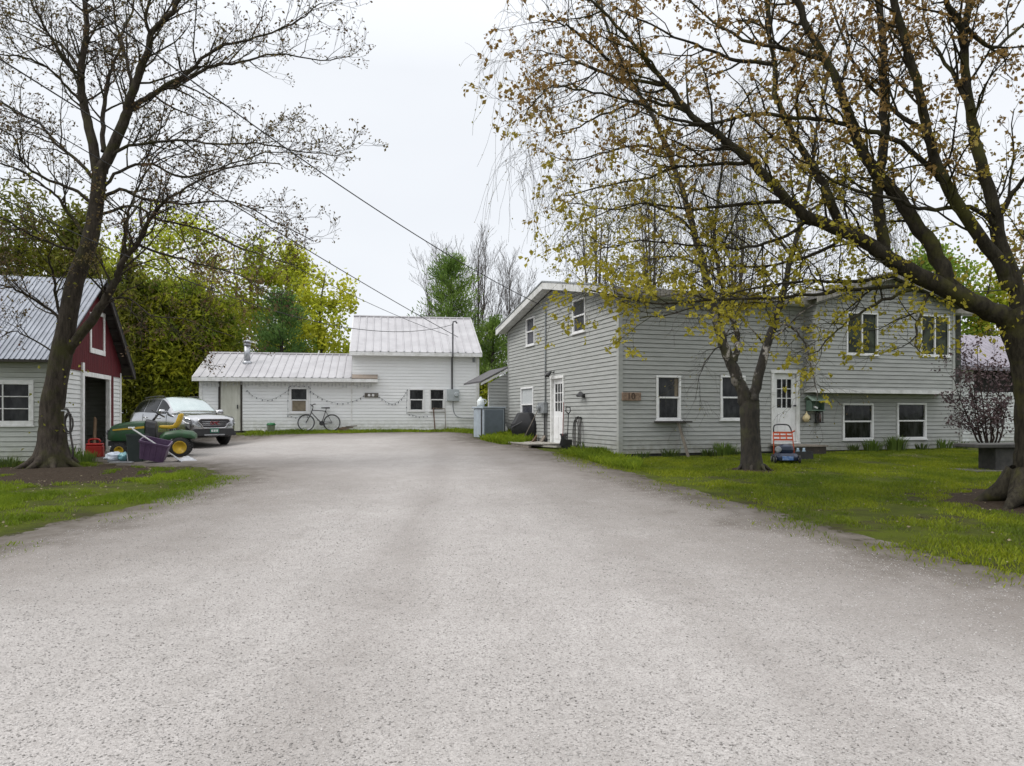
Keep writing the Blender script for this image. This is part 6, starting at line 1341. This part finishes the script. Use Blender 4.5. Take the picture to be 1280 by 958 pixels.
def pine(label, px, top, Y, wpx, mat, n=22, grp='pines behind the white outbuilding', seed=0):
    b = ground_at(px, Y); h = top_z(top, Y) - b.z; rx = wpx / F * Y / 2; t = thing('pine_tree', label, 'tree', tuple(b), 0, grp); T = Tree(); base = np.array(b)
    T.add([base + np.array([0, 0, h * i / 8 - .2 * (i == 0)]) for i in range(9)], [.2 * (1 - .93 * i / 8) for i in range(9)], 8); P = []; D = []
    for k in range(n):
        q = .08 + .9 * k / n; L = rx * (1.08 - q) ** .7 * 1.05; z = h * q
        for j in range(6):
            a = random.uniform(0, 6.28); l = L * random.uniform(.6, 1.15); d = np.array([math.cos(a), math.sin(a), .05 + .35 * q]); p0 = base + np.array([0, 0, z + random.uniform(-.2, .2)])
            pts = [p0 + d * l * s_ + np.array([0, 0, .22 * l * s_ * s_ - .12 * l * s_]) for s_ in (0, .35, .7, 1)]; T.add(pts, [.035 * (1 - q) + .012, .02, .012, .006], 4)
            for s_ in np.linspace(.25, 1.05, 9):
                pc = p0 + d * l * s_ + np.array([0, 0, .22 * l * s_ * s_ - .12 * l * s_])
                for _ in range(7): P.append(pc + np.array([random.gauss(0, .16) for _ in range(3)])); D.append(d * .9 + np.array([random.gauss(0, .5), random.gauss(0, .5), .8]))
    T.mesh('trunk', m_btrunk, t, b); leaves_mesh('needles', P, (.18, .34), mat, t, b, -.1, .22, .05, D=D, dj=.5)
pine('dark blue green pine standing behind the low wing roof', 352, 366, 39, 105, leaf_mat('pine_dark', (.10, .19, .05), (.16, .26, .07), (.09, .17, .04), trans=.35))
m_pine = leaf_mat('pine_bright', (.17, .26, .05), (.27, .37, .08), (.11, .19, .04), trans=.4)
pine('bright green pine rising behind the tall roof of the white outbuilding', 564, 320, 43, 125, m_pine, 28)
pine('lower bright green pine in the gap between outbuilding and grey house', 616, 398, 42, 72, m_pine, 16)
leafy('green_shrub', 'yellow green shrub seen through the gap beside the lean-to', 'shrub', 606, 470, 37.5, 40, 2500, (.12, .24), m_yel2, 'round', None, 40, .6, .3, 0, .3)
# bare trees
m_bare = bark_mat('bare_grey', (.115, .10, .09), (.07, .06, .055))
def bare(label, px, top, Y, wpx, r=.16, seed=1):
    random.seed(seed); b = ground_at(px, Y); h = top_z(top, Y) - b.z; t = thing('bare_tree', label, 'tree', tuple(b), 0, 'bare trees behind the outbuilding'); T = Tree()
    c = dict(n=[0, 5, 4, 3], wander=[0, .1, .13, .16], trop=[0, .12, .12, .1], k=[7, 4, 3, 3], rmin=.006, max=3, sp=[.30, .28, .25], len=[h * .20, h * .10, h * .05], r=[.030, .012, .007], ang=(18, 42), lift=.4)
    base = np.array(b)
    for j in range(7):
        a = 6.283 * j / 6 + random.uniform(-.3, .3); s_ = wpx / F * Y / 2 * random.uniform(.45, 1.) * (j > 0)
        pts = catmull([tuple(base - np.array([0, 0, .2]))] + [tuple(base + np.array([math.cos(a) * s_ * q ** 1.1, math.sin(a) * s_ * q ** 1.1, h * (.12 + .86 * q) * (1 - .22 * (s_ * 2 / (wpx / F * Y)) ** 2)])) for q in (.0, .25, .5, .75, 1)], 3); pts = [np.array(p) for p in pts]; n = len(pts)
        rad = [r * (1 - .9 * i / n) * (1 if j == 0 else .6) for i in range(n)]; T.add(pts, rad, 7); kids(T, pts, rad, h, 0, c, .3)
    T.mesh('trunk', m_bare, t, b)
bare('bare grey tree standing left behind the bright pine', 552, 322, 50, 72, .11, 3)
bare('tallest bare grey tree rising between the bright pine and the grey house gable', 598, 306, 49, 105, .13, 5)
bare('slim bare tree with dark trunk beside the far eave of the grey house', 637, 332, 45, 52, .10, 8)
random.seed(23)
# trees behind the grey house
def wispy(label, px, top, Y, wpx, mat, seed, nleaf=3, fol=(.07, .15)):
    random.seed(seed); b = ground_at(px, Y); h = top_z(top, Y) - b.z; t = thing('birch_tree', label, 'tree', tuple(b), 0, 'birches behind the grey house'); T = Tree(); base = np.array(b)
    c = dict(n=[0, 5, 4, 4], wander=[0, .12, .15, .18], trop=[0, .0, -.1, -.25], k=[7, 4, 3, 3], rmin=.006, max=3, sp=[.45, .4, .32], len=[h * .2, h * .1, h * .07], r=[.03, .012, .007], ang=(20, 50), lift=.3, mid=.8)
    for j in range(4):
        a = random.uniform(0, 6.28); s_ = wpx / F * Y / 2 * random.uniform(.3, .8) * (j > 0)
        pts = [np.array(p) for p in catmull([tuple(base - np.array([0, 0, .2]))] + [tuple(base + np.array([math.cos(a) * s_ * q, math.sin(a) * s_ * q, h * (.1 + .88 * q) * (1 - .15 * (j > 0))])) for q in (0, .25, .5, .75, 1)], 3)]; n = len(pts)
        rad = [.13 * (1 - .88 * i / n) for i in range(n)]; T.add(pts, rad, 7); kids(T, pts, rad, h, 0, c, .3)
    T.mesh('trunk', m_bare, t, b); P = []
    for p, d in T.leaf:
        for _ in range(nleaf): P.append(p + np.array([random.gauss(0, .12) for _ in range(3)]))
    leaves_mesh('foliage', P, fol, mat, t, b, .4, .6, .1)
m_wis = leaf_mat('wispy_leaf', (.30, .29, .07), (.36, .34, .09), (.22, .20, .07), trans=.5)
wispy('wispy yellow green birch above the ridge of the grey house, nearest the gable', 745, 232, 36, 95, m_wis, 31)
wispy('wispy birch behind the grey house roof, left of the forked birch limbs', 818, 205, 37, 95, m_wis, 33)
wispy('thin birch behind the grey house roof between the forked birch limbs', 915, 225, 38, 95, m_wis, 35, 1)
gr_ = 'green trees behind the right end of the grey house'
leafy('green_tree', 'bright green tree above the upper storey roof at the right', 'tree', 1165, 305, 34, 100, 4200, (.15, .28), m_grn, 'round', gr_, 50, .65, .3, .2, .3)
leafy('green_tree', 'bright yellow green tree behind the annex roof left of the big trunk', 'tree', 1232, 330, 33, 70, 4200, (.15, .28), m_yel2, 'round', gr_, 50, .65, .3, .05, .3)
leafy('green_tree', 'reddish green tree at the right edge behind the big maple', 'tree', 1300, 262, 36, 110, 4200, (.13, .26), leaf_mat('rust_leaf', (.22, .20, .05), (.28, .16, .07), trans=.45), 'round', gr_, 50, .65, .3, .2, .3)
leafy('green_tree', 'dark green tree closing the view right of the annex', 'tree', 1370, 330, 34, 130, 4200, (.15, .3), m_grn, 'round', gr_, 50, .65, .3, .02, .3)

# ---- dark red shrub in front of the annex
b = GP(1236, 573); t = thing('purple_leaf_shrub', 'open shrub with dusky purple leaves before the right end of the grey house', 'shrub', tuple(b)); T = Tree()
c = dict(n=[0, 5, 4, 3], wander=[0, .18, .22, .25], trop=[0, .03, .0, -.05], k=[6, 4, 3, 3], rmin=.003, max=2, sp=[.20, .13], len=[.85, .38], r=[.012, .006], ang=(25, 60), lift=.2, mid=.9)
for ex, ey, dy in ((1190, 470, -.3), (1205, 440, .5), (1215, 480, -.8), (1235, 450, .3), (1250, 470, -.5), (1262, 500, .6), (1200, 515, .4), (1240, 520, -.7), (1222, 432, 0)):
    Yq = b.y; limb(T, [(1236, 573), ((1236 + ex) / 2 + 4, 540), ((1236 + ex * 2) / 3, (540 + ey) / 2 + 5), (ex, ey)], c, Yq, dy, .03, .008, 6)
T.mesh('stems', bark_mat('shrub_bark', (.05, .035, .03), (.03, .022, .02)), t, b); P = []
for p, d in T.leaf:
    for _ in range(4): P.append(p + np.array([random.gauss(0, .05) for _ in range(3)]))
leaves_mesh('foliage', P, (.05, .10), leaf_mat('purple_leaf', (.075, .045, .05), (.12, .085, .085), (.05, .035, .04), trans=.2), t, b, .3, .6, .12)

# ---- plants along the house foot
def tuft(name, label, cat, b, r, h, n, mat, wid=.014, grp=None):
    t = tag(MB().build(name, mat), label, cat, grp); V = []; Fq = []
    for _ in range(n):
        a = random.uniform(0, 6.28); q = r * random.random() ** .5; x, y = q * math.cos(a), q * math.sin(a) * .7; hh = h * random.uniform(.6, 1.15); ln = random.uniform(.1, .55) * hh; w = wid * random.uniform(.7, 1.3); i = len(V)
        px_, py_ = -math.sin(a) * w, math.cos(a) * w; ca, sa = math.cos(a), math.sin(a)
        for s_, wd in ((0, .7), (.45, 1), (.8, .7), (1, .05)):
            ox, oz = ln * s_ * s_, hh * (s_ - .35 * s_ ** 3 * ln / hh)
            V += [(x + ca * ox + px_ * wd, y + sa * ox + py_ * wd, oz), (x + ca * ox - px_ * wd, y + sa * ox - py_ * wd, oz)]
        for k in range(3): Fq += [i + 2 * k, i + 2 * k + 1, i + 2 * k + 3, i + 2 * k + 2]
    bpy.data.objects.remove(t); o = np_mesh(name, V, Fq, 4, mat, None, tuple(b)); return tag(o, label, cat, grp)
m_lily = leaf_mat('lily_leaf', (.09, .15, .03), (.14, .20, .04), trans=.3); m_lily2 = leaf_mat('lily_dark', (.05, .085, .02), (.09, .12, .03), trans=.3)
def fp(px, off=.45):
    u = S.front(px, 560)[0]; w = S.world(u, -off); return Vector((w.x, w.y, gz(w.x, w.y)))
gq = 'plants along the foot of the grey house'
for px, r, h, n, mt_, lab in ((893, .30, .36, 170, m_lily, 'fresh green day lily clump under the second front window'), (826, .25, .25, 70, m_lily2, 'thin weedy clump beside the slanting shelf prop'), (872, .2, .22, 60, m_lily2, 'low dark weeds left of the day lily clump'), (912, .2, .2, 50, m_lily2, 'small weeds just left of the birch trunk'), (1052, .16, .26, 50, m_lily2, 'small weed clump left of the lower left window'), (1076, .25, .36, 120, m_lily, 'leafy green clump below the left lower window'), (1104, .30, .46, 170, m_lily, 'bushy green clump between the two lower windows'), (1136, .18, .22, 50, m_lily2, 'low weeds under the right lower window'), (1164, .22, .32, 80, m_lily, 'small clump right of the lower windows'), (1184, .22, .26, 60, m_lily2, 'weedy clump at the right corner post of the house'), (792, .2, .2, 40, m_lily2, 'sparse weeds just right of the near house corner')):
    tuft('foundation_plant', lab, 'plant', fp(px), r, h, n, mt_, .013, gq)
for px, py, r, h, lab in ((88, 577, .22, .40, 'grass clump at the right foot of the left maple'), (108, 578, .25, .30, 'grass clump before the barn doorway'), (735, 564, .35, .32, 'rank weeds by the gable wall right of the black bucket'), (752, 569, .3, .26, 'weeds close to the near corner of the gable wall'), (10, 584, .3, .25, 'weeds below the barn window')):
    tuft('weed_clump', lab, 'plant', GP(px, py), r, h, 90, m_lily2 if px < 60 else m_lily, .011, 'weed clumps')

# ================================================================ overhead lines
pole = Vector((-8.6, 7.4, 0)); pole.z = gz(pole.x, pole.y); t = thing('utility_pole', 'wooden utility pole carrying the overhead wires left of the drive', 'utility pole', tuple(pole)); m = MB(); m.tube([(0, 0, -.3), (0, 0, 9.0)], [.15, .11], 12); m.build('pole', M('old_wood'), t, smooth=True); m = MB(); m.beam((-.9, 0, 8.6), (.9, 0, 8.6), .10, .12); m.build('crossarm', M('old_wood'), t)
def wire(label, a, b_, sag, r, name='overhead_wire'):
    a = Vector(a); b_ = Vector(b_); m = MB(); n = 28; m.tube([a.lerp(b_, i / n) - a + Vector((0, 0, -4 * sag * (i / n) * (1 - i / n))) for i in range(n + 1)], r, 5)
    o = m.build(name, M('wire_black', (.012, .012, .013), (.02, .02, .02), 9, .6), None, tuple(a), smooth=True); tag(o, label, 'wire', 'overhead wires')
pt = lambda z, dx=0: (pole.x + dx, pole.y, z)
v, z = S.side(682, 381); ghm = S.world(-.22, v, z)
wm = Wt.world(Wt.front(566, 406, -.38)[0], -.40, Wt.front(566, 406, -.38)[1])
wire('thickest wire sloping down across the sky to the grey house gable', pt(8.7, .5), ghm, .50, .0125)
wire('middle wire sloping down to the peak of the white outbuilding roof', pt(7.3, .1), Wt.world(UR - .8, .6, 4.9), .15, .013)
wire('thin wire just below the middle one, ending at the white outbuilding', pt(6.9, -.1), Wt.world(UR - 1.2, .5, 4.95), .45, .009)
wire('lowest wire sagging past the maple to the mast of the white outbuilding', pt(5.6, .0), wm, 1.35, .010)
wire('short wire crossing before the upper storey of the grey house', S.world(OU0 - .3, -.9, 4.9), P3(1330, 356, 12.5), .12, .009)
